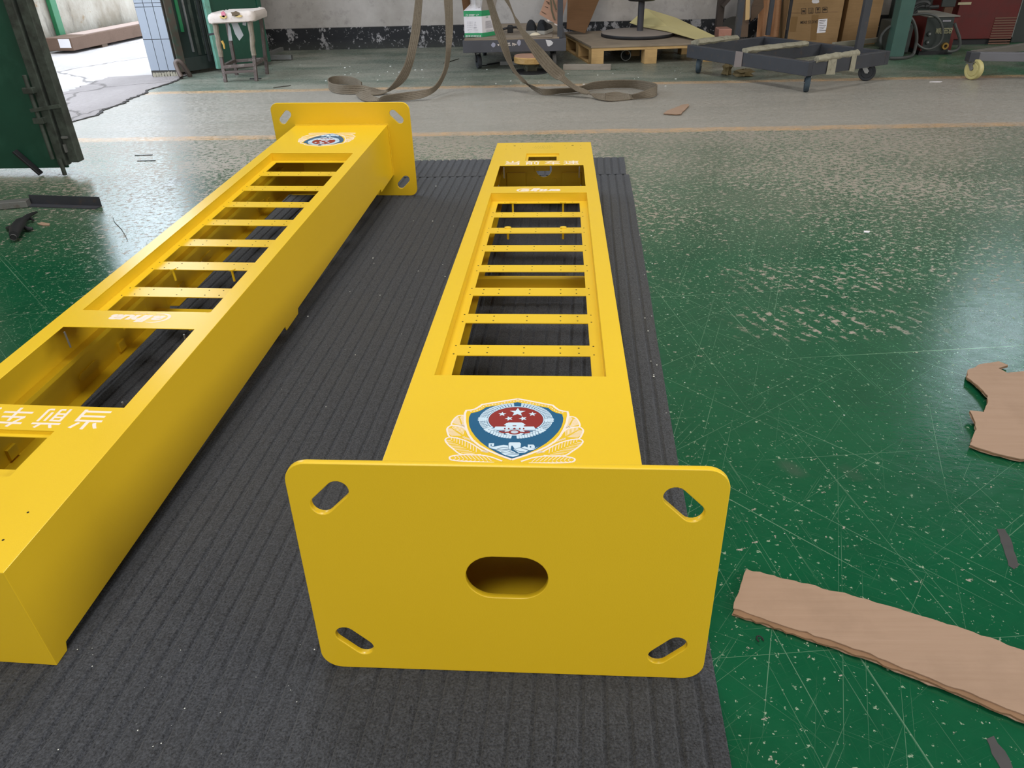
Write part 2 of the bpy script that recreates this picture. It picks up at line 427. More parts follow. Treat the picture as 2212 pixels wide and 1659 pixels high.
def solo(name, mb, mat, label, cat, bevel=0., group=None):
    """a thing that is one mesh: the origin is moved to its base"""
    lo = [min(p[i] for p in mb.v) for i in range(3)]; hi = [max(p[i] for p in mb.v) for i in range(3)]
    c = V(((lo[0]+hi[0])/2, (lo[1]+hi[1])/2, lo[2]))
    o = link(name, mb.mesh(name, Matrix.Translation(-c)), mat); o.location = c; MW[o.name] = Matrix.Translation(c)
    if bevel:
        b = o.modifiers.new('bevel', 'BEVEL'); b.width = bevel; b.segments = 2; b.limit_method = 'ANGLE'; b.angle_limit = radians(40)
    return tag(o, label, cat, group)
def struct(name, mb, mat, parent=None, bevel=0.):
    o = part(name, mb, mat, parent, bevel=bevel)
    if parent is None: o['kind'] = 'structure'; MW[o.name] = Matrix.Identity(4)
    return o
def sheet(loops, th, name, bevel=0.):
    """flat plate (x, y) with holes: loops[0] the outline, the others cut out of it; z = -th/2..th/2"""
    cu = bpy.data.curves.new(name, 'CURVE'); cu.dimensions = '2D'; cu.fill_mode = 'BOTH'
    cu.extrude = max(th/2-bevel, 1e-5); cu.bevel_depth = bevel; cu.bevel_resolution = 1; cu.offset = -bevel
    for lp in loops:
        sp = cu.splines.new('POLY'); sp.points.add(len(lp)-1); sp.use_cyclic_u = True
        for p, q in zip(sp.points, lp): p.co = (q[0], q[1], 0, 1)
    return from_curve(cu, name)
def from_curve(cu, name):
    o = bpy.data.objects.new(name, cu); COL.objects.link(o)
    dg = bpy.context.evaluated_depsgraph_get(); dg.update()
    me = bpy.data.meshes.new_from_object(o.evaluated_get(dg)); me.name = name
    bpy.data.objects.remove(o); bpy.data.curves.remove(cu)
    me.materials.clear()
    return me
def text_mesh(body, name, x0, x1, y0, y1, th=.0006, bold=0., shear=0., spacing=1.):
    """lettering fitted into the box x0..x1, y0..y1, z = 0..th"""
    cu = bpy.data.curves.new(name, 'FONT'); cu.body = body; cu.extrude = .01; cu.offset = bold; cu.shear = shear; cu.space_character = spacing; cu.resolution_u = 4
    me = from_curve(cu, name)
    co = [v.co.copy() for v in me.vertices]
    if not co: return me
    lo = [min(c[i] for c in co) for i in range(3)]; hi = [max(c[i] for c in co) for i in range(3)]
    for v, c in zip(me.vertices, co):
        v.co = (x0+(c[0]-lo[0])/(hi[0]-lo[0])*(x1-x0), y0+(c[1]-lo[1])/(hi[1]-lo[1])*(y1-y0), (c[2]-lo[2])/max(hi[2]-lo[2], 1e-9)*th)
    me.update(); return me
def stadium(cx, cy, ax, ay, r, n=10):
    """slot outline: axis from (cx-ax, cy-ay) to (cx+ax, cy+ay), radius r"""
    a0 = math.atan2(ay, ax); out = []
    for k in range(n+1): t = a0-pi/2+pi*k/n; out.append((cx+ax+r*cos(t), cy+ay+r*sin(t)))
    for k in range(n+1): t = a0+pi/2+pi*k/n; out.append((cx-ax+r*cos(t), cy-ay+r*sin(t)))
    return out
def rrect(x0, x1, y0, y1, r, n=8):
    out = []
    for cx, cy, a in ((x1-r, y0+r, -pi/2), (x1-r, y1-r, 0), (x0+r, y1-r, pi/2), (x0+r, y0+r, pi)):
        for k in range(n+1): t = a+pi/2*k/n; out.append((cx+r*cos(t), cy+r*sin(t)))
    return out
def circ(cx, cy, r, n=20, ry=None): return [(cx+r*cos(2*pi*k/n), cy+(ry or r)*sin(2*pi*k/n)) for k in range(n)]
def smooth(pts, n=4, closed=False):
    """Catmull-Rom through tuples / vectors of any length"""
    P = [tuple(p) for p in pts]; m = len(P); out = []
    for i in range(m if closed else m-1):
        g = (lambda j: P[j % m]) if closed else (lambda j: P[min(max(j, 0), m-1)])
        a, b, c, d = g(i-1), g(i), g(i+1), g(i+2)
        for k in range(n):
            t = k/n
            out.append(tuple(.5*(2*q+(r-p)*t+(2*p-5*q+4*r-s)*t*t+(3*q-p-3*r+s)*t**3) for p, q, r, s in zip(a, b, c, d)))
    if not closed: out.append(P[-1])
    return out
def smooth_pairs(pairs, n=4):
    q = smooth([tuple(a)+tuple(b) for a, b in pairs], n)
    return [(V(p[:3]), V(p[3:])) for p in q]
def jag(pts, step, amp):
    """roughen an outline like a torn edge"""
    out = []; m = len(pts)
    for i in range(m):
        a, b = V(pts[i]), V(pts[(i+1) % m]); L = (b-a).length; k = max(1, int(L/step)); nn = V((-(b-a).y, (b-a).x)).normalized()
        for j in range(k):
            q = a.lerp(b, j/k)+nn*random.uniform(-amp, amp)*(1 if j else .3); out.append((q.x, q.y))
    return out

# ================================================================== the setting
XW, YB = -3.22, 8.62            # inner faces of the left and back wall
mb = MB(); mb.add([(XW, -6, 0), (10, -6, 0), (10, YB+.05, 0), (XW, YB+.05, 0)], [(0, 1, 2, 3)])
mb.box(XW, 10, -6, YB+.05, -.12, -.02)
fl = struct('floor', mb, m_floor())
# back wall with a high window on the right
WALLM = m_wall('plaster_back', (176, 170, 166), (148, 142, 136), .213)
wx0, wx1, wz0, wz1 = 5.2, 6.7, 3.0, 4.4
mb = MB(); mb.box(XW-.24, wx0, YB, YB+.24, 0, 6.2); mb.box(wx1, 10, YB, YB+.24, 0, 6.2); mb.box(wx0, wx1, YB, YB+.24, 0, wz0); mb.box(wx0, wx1, YB, YB+.24, wz1, 6.2)
struct('wall_back', mb, WALLM)
mb = MB()
for a, b, c, d in ((wx0, wx1, wz0, wz0+.05), (wx0, wx1, wz1-.05, wz1), (wx0, wx0+.05, wz0+.05, wz1-.05), (wx1-.05, wx1, wz0+.05, wz1-.05), ((wx0+wx1)/2-.02, (wx0+wx1)/2+.02, wz0+.05, wz1-.05)):
    mb.box(a, b, YB+.04, YB+.10, c, d)
win = struct('window_1', mb, BAREST)
for a, b in ((wx0+.05, (wx0+wx1)/2-.02), ((wx0+wx1)/2+.02, wx1-.05)):
    part('pane', MB().box(a, b, YB+.065, YB+.071, wz0+.05, wz1-.05), GLASS, win)
PLAIN = m_wall('plaster_plain', (150, 146, 140), (126, 122, 116))
DY0, DY1, DH = 3.93, 7.06, 3.3     # the gateway in the left wall
mb = MB(); mb.box(XW-.24, XW, -6, DY0, 0, 6.2); mb.box(XW-.24, XW, DY1+.26, YB+.24, 0, 6.2); mb.box(XW-.24, XW, DY0, DY1+.26, DH, 6.2)
struct('wall_left', mb, PLAIN)
struct('wall_right', MB().box(10, 10.2, -6, YB+.24, 0, 6.2), PLAIN)
struct('wall_front', MB().box(XW-.24, 10.2, -6.2, -6, 0, 6.2), PLAIN)
struct('ceiling', MB().box(XW-.24, 10.2, -6.2, YB+.24, 6.2, 6.35), simple('dark_roof_sheet', lin(70, 72, 74), .8))
# yard outside
mb = MB(); mb.add([(-16, -4, -.02), (XW, -4, -.02), (XW, 16, -.02), (-16, 16, -.02)], [(0, 1, 2, 3)])
# broken concrete apron along the threshold
struct('ground', mb, m_yard())
random.seed(3)
edge = [(x+random.uniform(-.012, .012), y+random.uniform(-.008, .008)) for x, y in smooth([(XW+.02+random.uniform(-.03, .05), 3.4+i*.2) for i in range(20)], 6)]
mb = MB(); n = len(edge)
top = [V((x, y, .004+random.uniform(0, .004))) for x, y in edge]; bk = [V((XW-.75+random.uniform(-.03, .03), y, -.016)) for x, y in edge]; lo = [V((x+.006, y, -.015)) for x, y in edge]
mb.add(bk+top+lo, [(i, n+i, n+i+1, i+1) for i in range(n-1)]+[(n+i, 2*n+i, 2*n+i+1, n+i+1) for i in range(n-1)])
struct('trim_1', mb, m_yard('shaded_apron_concrete', (134, 126, 124), (164, 156, 154)))  # yard concrete in a darker tone: the shade at the gateway is in the colour
# crack along the threshold: a dark groove strip of uneven width, lying where the two slabs meet
mb = MB(); pr = []
for i, (x, y) in enumerate(edge): pr.append(((x+.002, y, .003), (x+.012+random.uniform(0, .016), y, .003)))
mb.strip(pr, .004, False)
struct('trim_2', mb, simple('threshold_gap', lin(52, 48, 46), .95))
# yard wall: runs behind the long box
YWALL0, YWALL1 = V((-5.66, 8.6, 0)), V((-5.26, 11.6, 0))
d = (YWALL1-YWALL0).normalized(); nrm = V((-d.y, d.x, 0))
a = YWALL0-d*6; b = YWALL1+d*6
mb = MB(); mb.hexa([a-V((0, 0, .05)), b-V((0, 0, .05)), b+nrm*.3-V((0, 0, .05)), a+nrm*.3-V((0, 0, .05)), a+V((0, 0, 1.55)), b+V((0, 0, 1.55)), b+nrm*.3+V((0, 0, 1.55)), a+nrm*.3+V((0, 0, 1.55))])
struct('wall_yard', mb, m_yardwall())
# tiled pillar at the far jamb
TILE = simple('glazed_white_tile', lin(146, 154, 166), .25, var=.05, scale=3)
GROUT = simple('dirty_grout', lin(70, 68, 64), .9, var=.2, scale=20)
mb = MB(); px0, px1 = XW-.26, XW-.02
mb.box(px0, px1, DY1, DY1+.26, -.02, 3.3)
pil = struct('pillar', mb, GROUT)
tcol = [px0+.002, px0+.082, px0+.162, px1-.002]; trow = [.05, .305, .56, .59, .84, 1.09, 1.34]
for i in range(3):
    for j in range(len(trow)-1):
        part('tile', MB().box(tcol[i]+.002, tcol[i+1]-.002, DY1-.007, DY1-.0005, trow[j]+.002, trow[j+1]-.002), TILE, pil, bevel=.0015)
mb = MB()
for i in range(9):
    x0 = px0+.01+.026*i
    mb.prism(jag([(x0, 0), (x0+.03, 0), (x0+.024, .03+.02*random.random()), (x0+.004, .035)], .012, .004), .006, Matrix.Translation((0, DY1-.001, 0)) @ Matrix.Rotation(pi/2, 4, 'X'))
part('broken_plaster', mb, simple('stained_plaster_crumb', lin(150, 144, 128), .9, var=.25, scale=30), pil, kind='stuff')

# near gate leaf, open into the hall
GY = 3.895
root = MB().box(-3.21, -2.50, GY+.004, GY+.012, .035, 3.2)
leaf = struct('door_1', root, GREEN)
part('frame', MB().box(-2.475, -2.425, GY-.012, GY+.045, .065, 3.2), GREENFR, leaf, bevel=.003)
part('frame', MB().box(-2.535, -2.49, GY-.02, GY+.03, .05, 3.2), GREENFR, leaf, bevel=.003)
part('frame', MB().box(-3.2, -2.535, GY+.012, GY+.05, .035, .08), GREENFR, leaf, bevel=.003)
part('frame', MB().box(-3.2, -2.535, GY+.012, GY+.05, 1.5, 1.55), GREENFR, leaf, bevel=.003)
part('bolt_rod', MB().cyl((-2.512, GY-.028, .005), (-2.512, GY-.028, .09), .011, 10).cyl((-2.545, GY-.034, .09), (-2.545, GY-.034, .50), .010, 10), GREENFR, leaf)
part('bolt_handle', MB().bar((-2.565, GY-.045, .335), (-2.41, GY-.045, .355), .014, .016), GREENFR, leaf)
for z in (.27, .415): part('bolt_guide', MB().box(-2.572, -2.518, GY-.05, GY-.018, z, z+.028), GREENFR, leaf, bevel=.002)
part('catch', MB().box(-2.47, -2.44, GY-.024, GY-.012, .19, .20).box(-2.474, -2.464, GY-.024, GY-.012, .12, .16), BAREST, leaf)
part('hinge', MB().cyl((-3.2, GY-.01, .3), (-3.2, GY-.01, .45), .018, 12), GREENFR, leaf)

# far folding leaf: two panels
def fold(name, p, q, edge_mat, edge_w, panel_mat, z0=.03):
    p, q = V(p), V(q); d = (q-p).normalized(); n = V((d.y, -d.x, 0)); L = (q-p).length
    up = V((0, 0, 1)); mb = MB()
    def bx(a, b, t0, t1, za, zb): 
        c = [p+d*a+n*t0, p+d*b+n*t0, p+d*b+n*t1, p+d*a+n*t1]
        return [tuple(v+up*za) for v in c]+[tuple(v+up*zb) for v in c]
    mb.hexa(bx(edge_w, L, -.004, .004, z0, 3.2))
    o = struct(name, mb, panel_mat)
    part('stile', MB().hexa(bx(0, edge_w, -.022, .022, z0, 3.2)), edge_mat, o, bevel=.003)
    part('stile', MB().hexa(bx(L-.04, L, -.02, .02, z0, 3.2)), GREENFR if edge_mat != TEAL else GREEN, o, bevel=.003)
    return o, bx
o, bx = fold('door_2', (-3.235, 7.075, 0), (-3.0, 7.37, 0), simple('brown_green_stile', lin(74, 66, 56), .7, var=.3, scale=10, c2=lin(52, 84, 70), thr=(.5, .7)), .07, simple('dark_inner_leaf', lin(20, 38, 33), .6, var=.3, scale=6))
part('slat', MB().hexa(bx(.10, .125, .004, .022, .35, 3.2)), BRIGHTG, o)
part('slat', MB().hexa(bx(.165, .178, .004, .024, .18, 3.2)), BAREST, o)
part('slat', MB().hexa(bx(.215, .24, .004, .020, .15, 3.2)), GREENFR, o)
part('slat', MB().hexa(bx(.285, .31, .004, .020, .15, 3.2)), GREENFR, o)
part('rail', MB().hexa(bx(.07, .34, .004, .026, .03, .14)), simple('dark_inner_rail', lin(34, 44, 40), .6), o)
o, bx = fold('door_3', (-2.945, 7.225, 0), (-2.585, 7.64, 0), TEAL, .05, GREEN, .03)
mb = MB().hexa(bx(-.05, -.03, -.03, -.01, .10, 3.2)); part('gap_strip', mb, simple('gate_gap_black', lin(18, 24, 22), .8), o)  # solid black strip standing in for the gap beside the teal stile

# ================================================================== carpet runners
def runner(name, y0, y1, xr0, slope, width, label):
    """ribbed runner: pile ribs with narrow grooves between them, running along y"""
    pitch, g, dep, th = .0375, .011, .0036, .0068
    n = int(width/pitch); prof = []
    for i in range(n):
        x = -(i*pitch)
        prof += [(x, th-.0006), (x-.0015, th), (x-pitch+g+.0015, th), (x-pitch+g, th-.0008), (x-pitch+g-.0025, th-dep), (x-pitch+.0025, th-dep)]
    prof.append((-n*pitch, th-.001)); prof = [(0, 0)]+prof+[(-n*pitch, 0)]
    ys = [y0+(y1-y0)*k/24 for k in range(25)]; mb = MB(); m = len(prof); vs = []
    for y in ys:
        for px, pz in prof: vs.append((xr0+slope*y+px+.0025*noise.noise(V((px*3, y*2.3, 0)))+(.004*noise.noise(V((9, y*6, 1))) if px > -.02 else 0), y, pz+.0004))
    fs = [(k*m+i, (k+1)*m+i, (k+1)*m+i+1, k*m+i+1) for k in range(24) for i in range(m-1)]
    fs += [tuple(range(m)), tuple(24*m+i for i in range(m-1, -1, -1))]
    mb.add(vs, fs)
    return solo(name, mb, CARPET, label, 'carpet')
SL = (.44-.274)/(3.694-.651)
runner('carpet_runner', -.9, 3.715, .274-SL*.651, SL, 1.80, 'long charcoal ribbed carpet runner under both yellow columns')
o = runner('carpet_runner', 3.722, 4.04, .274-SL*.651-.014, SL, 1.80, 'short charcoal ribbed carpet offcut laid across the far end of the runner')

# ================================================================== yellow display columns
BW, BL, PW, PH, WT, BH, PT = .42, 2.62388, .62861, .41804, .32374, .22712, .01034
TILT = -(WT-BH)/BL
HB = BW/2; TRY = .0299; WB = WT-BH; WC = WB+.0155
P1M = Matrix.Translation((-.054, .806, .0072)) @ Matrix.Rotation(-.02664, 4, 'Z') @ Matrix.Rotation(TILT, 4, 'X')
P1I = P1M.inverted()
def on1(px, py, w=WT):
    """photo pixel -> (u, v) on the top face of the near-plate column"""
    o = P1I @ EYE; d = P1I.to_3x3() @ ray(px, py); t = (w-o.z)/d.z
    return ((o+d*t).x, (o+d*t).y)
ROWS = [(1.750, 1.640), (1.585, 1.470), (1.416, 1.301), (1.247, 1.131), (1.080, .9635), (.912, .7965), (.7455, .629), (.5785, .463)]
TV0, TV1 = .435, 1.777
def housing():
    us = [-HB, -.168, -.1665, -.069, .069, .1665, .168, HB]
    tabs = [PT, .245, .251, 1.352, 1.360, 1.464, 1.469, 2.588, 2.594, BL]; low = [WB, WB, WC, WC, WB, WB, WC, WC, WB, WB]
    vs = sorted(set([PT, TV0, TV1, 1.8625, 2.187, 2.27, 2.405, BL]+tabs))
    hole = lambda u, v: (abs(u) < .168 and TV0 < v < TV1) or (abs(u) < .1665 and 1.8625 < v < 2.187) or (abs(u) < .069 and 2.27 < v < 2.405)
    def bot(v):
        for i in range(len(tabs)-1):
            if tabs[i] <= v <= tabs[i+1]:
                t = (v-tabs[i])/(tabs[i+1]-tabs[i]); return low[i]+(low[i+1]-low[i])*t
        return WB
    bm = bmesh.new(); G = {}
    def vert(u, v, w):
        k = (round(u, 5), round(v, 5), round(w, 5))
        if k not in G: G[k] = bm.verts.new((u, v, w))
        return G[k]
    for i in range(len(us)-1):
        for j in range(len(vs)-1):
            if not hole((us[i]+us[i+1])/2, (vs[j]+vs[j+1])/2):
                bm.faces.new([vert(us[i], vs[j], WT), vert(us[i+1], vs[j], WT), vert(us[i+1], vs[j+1], WT), vert(us[i], vs[j+1], WT)])
    for j in range(len(vs)-1):
        a, b = vs[j], vs[j+1]
        bm.faces.new([vert(HB, a, bot(a)), vert(HB, b, bot(b)), vert(HB, b, WT), vert(HB, a, WT)])
        bm.faces.new([vert(-HB, b, bot(b)), vert(-HB, a, bot(a)), vert(-HB, a, WT), vert(-HB, b, WT)])
        if bot(a) > WB+.01 and bot(b) > WB+.01:       # lip folded inwards along the door openings
            for s in (1, -1):
                q = [vert(s*HB, a, bot(a)), vert(s*(HB-.034), a, WC), vert(s*(HB-.034), b, WC), vert(s*HB, b, bot(b))]
                r = [q[1], vert(s*(HB-.034), a, WC+.012), vert(s*(HB-.034), b, WC+.012), q[2]]
                bm.faces.new(q if s > 0 else q[::-1])
    me = bpy.data.meshes.new('housing'); 
    bmesh.ops.dissolve_limit(bm, angle_limit=.002, verts=bm.verts, edges=bm.edges) if False else None
    bmesh.ops.recalc_face_normals(bm, faces=bm.faces) if False else None
    bm.to_mesh(me); bm.free(); return me
HOUS = housing()
MS = Matrix.Rotation(pi/2, 4, 'X')          # sheet xy -> upright, facing -y
def moved(me, M): me.transform(M); me.update(); return me
slot = [stadium(s*.2535, c, s*q*.0135, .0135 if True else 0, .0165) for s, c, q in ((-1, .357, -1), (1, .357, -1), (-1, .0635, 1), (1, .0635, 1))]
PLATE = moved(sheet([rrect(-PW/2, PW/2, 0, PH, .034)]+slot+[stadium(0, .2105, .0215, 0, .0415, 14)], PT, 'base_plate', .0012), Matrix.Translation((0, PT/2, 0)) @ MS)
CAP = moved(sheet([[(-HB+.001, WB), (HB-.001, WB), (HB-.001, WT-.002), (-HB+.001, WT-.002)], circ(0, .206, .036, 28)], .003, 'end_cap', .0004), Matrix.Translation((0, BL-.0016, 0)) @ MS)
# --- printed emblem, drawn flat in (u, v); layers a fraction of a millimetre thick
def L2(pts): return [on1(1100+x/11.847, 860+y/11.847) for x, y in pts]
UC = .0012
def mirror(pts): return [(2*UC-u, v) for u, v in pts]
class Flat:
    def __init__(s): s.mb = MB()
    def poly(s, pts, lvl=1): s.mb.prism(pts, .00018*lvl, Matrix.Translation((0, 0, WT))); return s
    def line(s, pts, w, lvl=1, closed=False):
        P = [V(p) for p in pts]
        if closed: P = P+[P[0]]
        A, B = [], []
        for i in range(len(P)):
            t = (P[min(i+1, len(P)-1)]-P[max(i-1, 0)])
            if closed and i in (0, len(P)-1): t = P[1]-P[-2]
            t = t.normalized() if t.length > 1e-9 else V((1, 0)); q = V((-t.y, t.x))*w/2; A.append(P[i]+q); B.append(P[i]-q)
        z = WT+.00018*lvl; n = len(P)
        vs = [(a.x, a.y, z) for a in A]+[(b.x, b.y, z) for b in B]+[(a.x, a.y, WT) for a in A]+[(b.x, b.y, WT) for b in B]
        fs = [(i, n+i, n+i+1, i+1) for i in range(n-1)]+[(i, i+1, 2*n+i+1, 2*n+i) for i in range(n-1)]+[(n+i+1, n+i, 3*n+i, 3*n+i+1) for i in range(n-1)]
        s.mb.add(vs, fs); return s
    def mesh(s, name): return s.mb.mesh(name)
EMB = {}
def build_emblem():
    wht, blue, pale, red = Flat(), Flat(), Flat(), Flat()
    outer = L2([(210, 22), (430, 60), (650, 103), (900, 150), (1115, 190), (1165, 240), (1270, 310), (1380, 340), (1490, 350), (1512, 430), (1495, 520), (1470, 640), (1400, 810), (1300, 975), (1160, 1120), (960, 1250), (700, 1370), (420, 1470), (200, 1545)])
    inner = L2([(210, 108), (430, 143), (700, 195), (1000, 253), (1090, 325), (1200, 378), (1355, 415), (1385, 520), (1372, 620), (1332, 740), (1250, 870), (1120, 1008), (950, 1150), (700, 1305), (450, 1425), (250, 1497), (70, 1545)])
    wl = outer[:-1]+[(UC, outer[-1][1]-.004)]
    for pts in (wl, mirror(wl)): wht.line(pts, .0042, 3)
    bl = [p for p in inner]; bl[-1] = (UC, bl[-1][1]); bl[0] = (UC, bl[0][1])
    blue.poly(bl+mirror(bl)[::-1][1:-1], 1)
    dash = L2([(210, 68), (430, 103), (650, 148), (900, 195), (1045, 222), (1120, 285), (1230, 348), (1320, 368), (1410, 380)])
    acc = smooth(dash, 6); L = [0]
    for i in range(1, len(acc)): L.append(L[-1]+hypot(acc[i][0]-acc[i-1][0], acc[i][1]-acc[i-1][1]))
    t = .0006
    while t < L[-1]-.003:
        def pt(q):
            for i in range(1, len(acc)):
                if L[i] >= q:
                    f = (q-L[i-1])/(L[i]-L[i-1]); return (acc[i-1][0]+(acc[i][0]-acc[i-1][0])*f, acc[i-1][1]+(acc[i][1]-acc[i-1][1])*f)
            return acc[-1]
        for g in (lambda p: p, lambda p: mirror([p])[0]): wht.line([g(pt(t)), g(pt(t+.0016)), g(pt(t+.0032))], .0018)
        t += .0058
    # leaves: outline and feathered veins
    leaves = [([(1470, 640), (1490, 500), (1560, 475), (1690, 500), (1780, 610), (1800, 730), (1640, 745), (1560, 760)], (1500, 760), (1640, 530)),
              ([(1350, 900), (1460, 800), (1600, 765), (1780, 740), (1880, 800), (1885, 880), (1790, 1040), (1640, 1060), (1560, 1060)], (1420, 1010), (1790, 810)),
              ([(850, 1380), (1120, 1230), (1380, 1120), (1600, 1070), (1780, 1050), (1885, 1110), (1800, 1230), (1600, 1370), (1420, 1475), (1100, 1490), (880, 1470)], (930, 1470), (1800, 1100)),
              ([(300, 1625), (600, 1530), (870, 1490), (1180, 1485), (1420, 1500), (1640, 1540), (1675, 1590), (1600, 1640), (1300, 1660), (900, 1665), (500, 1668)], (450, 1650), (1600, 1585))]
    for li, (outl, base, tip) in enumerate(leaves):
        o = L2(smooth(outl, 3)); b, t_ = L2([base])[0], L2([tip])[0]
        for g in (lambda q: q, mirror):
            wht.line(g(o), .0030, 1.6+.25*li)
        n = 11; oc = [V(p) for p in o]
        for i in range(1, n):
            f = i/n; p = V(b).lerp(V(t_), f)
            for s in (1, -1):
                ax = (V(t_)-V(b)).normalized(); dr = (ax*.75+V((-ax.y, ax.x))*s*.8).normalized()
                # reach to the outline
                best = None
                for j in range(len(oc)-1):
                    a, c = oc[j], oc[j+1]; e = c-a; den = dr.x*e.y-dr.y*e.x
                    if abs(den) < 1e-12: continue
                    w = a-p; tt = (w.x*e.y-w.y*e.x)/den; uu = (w.x*dr.y-w.y*dr.x)/den
                    if tt > 0 and 0 <= uu <= 1 and (best is None or tt < best): best = tt
                if best is None: best = .010
                best = min(best, .02)
                q0, q1 = p+dr*best*.12, p+dr*best
                for g in (lambda q: q, mirror): wht.line(g([tuple(q0), tuple(q1)]), .0011)
    for row, pts in enumerate(([(1400, 800), (1520, 740)], [(1100, 1150), (1400, 1060)], [(700, 1420), (860, 1390)])):
        a, c = L2(pts)
        for k in range(7):
            p = V(a).lerp(V(c), k/6)
            for g in (lambda q: q, mirror): wht.line(g([(p.x, p.y), (p.x+.003, p.y+.005)]), .0009).line(g([(p.x+.003, p.y), (p.x, p.y+.005)]), .0009)
    cu_, cv = UC, .2735; RU, RV = .0645, .0560
    def ring(r0, r1, a0, a1, fl, lvl, n=3):
        pts = [(cu_+r0*RU*cos(a0+(a1-a0)*k/n), cv+r0*RV*sin(a0+(a1-a0)*k/n)) for k in range(n+1)]+[(cu_+r1*RU*cos(a1-(a1-a0)*k/n), cv+r1*RV*sin(a1-(a1-a0)*k/n)) for k in range(n+1)]
        fl.poly(pts, lvl)
    for r0, r1, w in ((.755, .785, 0), (.80, .865, .30), (.875, .905, .2), (.915, .94, .2), (.95, .975, .12), (.985, 1.01, .1)):
        n = 44
        for k in range(n):
            a0 = -pi*.22+2*pi*.72*k/n; a1 = -pi*.22+2*pi*.72*(k+1-w)/n
            if abs((a0+a1)/2-pi/2) < .07 and r0 > .79: continue
            ring(r0, r1, a0, a1, pale, 2, 2)
    for a in (-.02, -.72, pi+.02, pi+.72):
        for s in (-.055, .055): ring(.79, 1.04, a+s-.035, a+s+.035, pale, 3, 1)
    red.poly([(cu_+.745*RU*cos(2*pi*k/48), cv+.745*RV*sin(2*pi*k/48)) for k in range(48)], 2)
    # drapery under the ring
    for k in range(10):
        for s in (1, -1):
            f = (k+.4)/10; x = s*(.004+f*.046); y = cv-.0565+.024*f*f; w = .0021
            pale.poly([(UC+x-w, y+.0055), (UC+x+w, y+.0055), (UC+x+s*.0012+w, y-.0045), (UC+x+s*.0012-w, y-.0045)], 2)
            if k > 2: pale.poly([(UC+x-w, y+.0095), (UC+x+w*1.1, y+.0105), (UC+x+w, y+.0068), (UC+x-w, y+.0062)], 2)
    C1 = lambda pts: [on1(920+x/5.53, 820+y/5.53) for x, y in pts]
    # ribbon and gear wheel
    pale.poly([(UC+.0165*cos(2*pi*k/24)*(1.08 if k % 2 else 1), .2318+.0105*sin(2*pi*k/24)*(1.08 if k % 2 else 1)) for k in range(24)], 4)
    red.poly([(UC+.0105*cos(2*pi*k/24), .2310+.0072*sin(2*pi*k/24)) for k in range(24)], 6)
    pale.poly([(UC+.0066*cos(2*pi*k/20), .2312+.0042*sin(2*pi*k/20)) for k in range(20)], 7)
    red.line([(UC-.006, .2308), (UC, .2314), (UC+.006, .2308)], .0011, 8)
    for s in (1, -1): red.line([(UC+s*.010, .2312), (UC+s*.018, .2300), (UC+s*.0265, .2330)], .0042, 5)
    # stars
    def star(px, py, r, rot=0):
        u, v = C1([(px, py)])[0]
        pts = []
        for k in range(10):
            a = pi/2+rot+pi*k/5; q = r if k % 2 == 0 else r*.42; pts.append((u+q*cos(a), v+q*sin(a)))
        pale.poly(pts, 4)
    star(1095, 393, .0145)
    for q in ((912, 415), (1273, 415), (993, 468), (1160, 468)): star(*q, .0074, 0 if q[1] < 440 else .35)
    # gate tower
    for q in ([(805, 603), (830, 565), (1290, 565), (1318, 603)], [(932, 545), (965, 522), (1160, 522), (1192, 545), (1160, 552), (965, 552)], [(955, 566), (955, 550), (1170, 550), (1170, 566)], [(975, 522), (985, 516), (1145, 516), (1152, 522)]):
        pale.poly(C1(q), 4)
    for x in (943, 990, 1058, 1122, 1168):
        h = 14 if x == 1058 else 9
        red.poly(C1([(x-h, 598), (x-h, 586), (x, 580), (x+h, 586), (x+h, 598)]), 6)
    red.poly(C1([(1037, 560), (1037, 553), (1080, 553), (1080, 560)]), 6)
    pale.line(C1([(830, 608), (1300, 608)]), .0012, 4)
    # wall with towers
    for q in ([(988, 830), (988, 760), (1000, 752), (1120, 752), (1135, 765), (1130, 812), (1060, 826), (1040, 800), (1020, 800), (1016, 832)],
              [(748, 800), (752, 762), (815, 762), (812, 795), (760, 806)], [(1216, 815), (1218, 778), (1285, 778), (1300, 795), (1300, 822)],
              [(745, 812), (830, 800), (930, 782), (982, 790), (985, 832), (900, 840), (830, 836)], [(838, 842), (900, 846), (1010, 838), (1080, 880), (1000, 880), (900, 870)],
              [(1045, 832), (1130, 818), (1225, 850), (1180, 875), (1110, 878)], [(1140, 815), (1180, 798), (1210, 812), (1300, 826), (1350, 800), (1290, 838), (1240, 846)],
              [(900, 878), (1000, 884), (1115, 886), (1110, 905), (1040, 925), (950, 905)]):
        pale.poly(C1(q), 2)
    for q in ([(900, 862), (960, 850), (1050, 878)], [(850, 828), (930, 812), (980, 820)], [(1060, 838), (1120, 862), (1180, 866)], [(960, 905), (1110, 892)], [(1000, 846), (1080, 868), (1100, 884)]):
        blue.line(C1(q), .0011, 3)
    blue.poly(C1([(1017, 831), (1018, 800), (1028, 790), (1042, 800), (1044, 826)]), 3)
    for x, y in ((780, 785), (1250, 805)): blue.poly(C1([(x-8, y+9), (x-8, y-8), (x+8, y-8), (x+8, y+9)]), 3)
    EMB.update(emblem_outline=(wht.mesh('emblem_outline'), PRINTW), emblem_shield=(blue.mesh('emblem_shield'), PRINTB), emblem_ring=(pale.mesh('emblem_ring'), PRINTLB), emblem_disc=(red.mesh('emblem_disc'), PRINTR))
build_emblem()
TOPZ = Matrix.Translation((0, 0, WT))
CHARS = []
for ch, (x0, x1) in zip('当前车速', ((-.149, -.089), (-.067, -.008), (.012, .074), (.087, .150))):
    CHARS.append(moved(text_mesh(ch, 'printed_character', x0, x1, 2.198, 2.2625, .0004, .006), TOPZ))
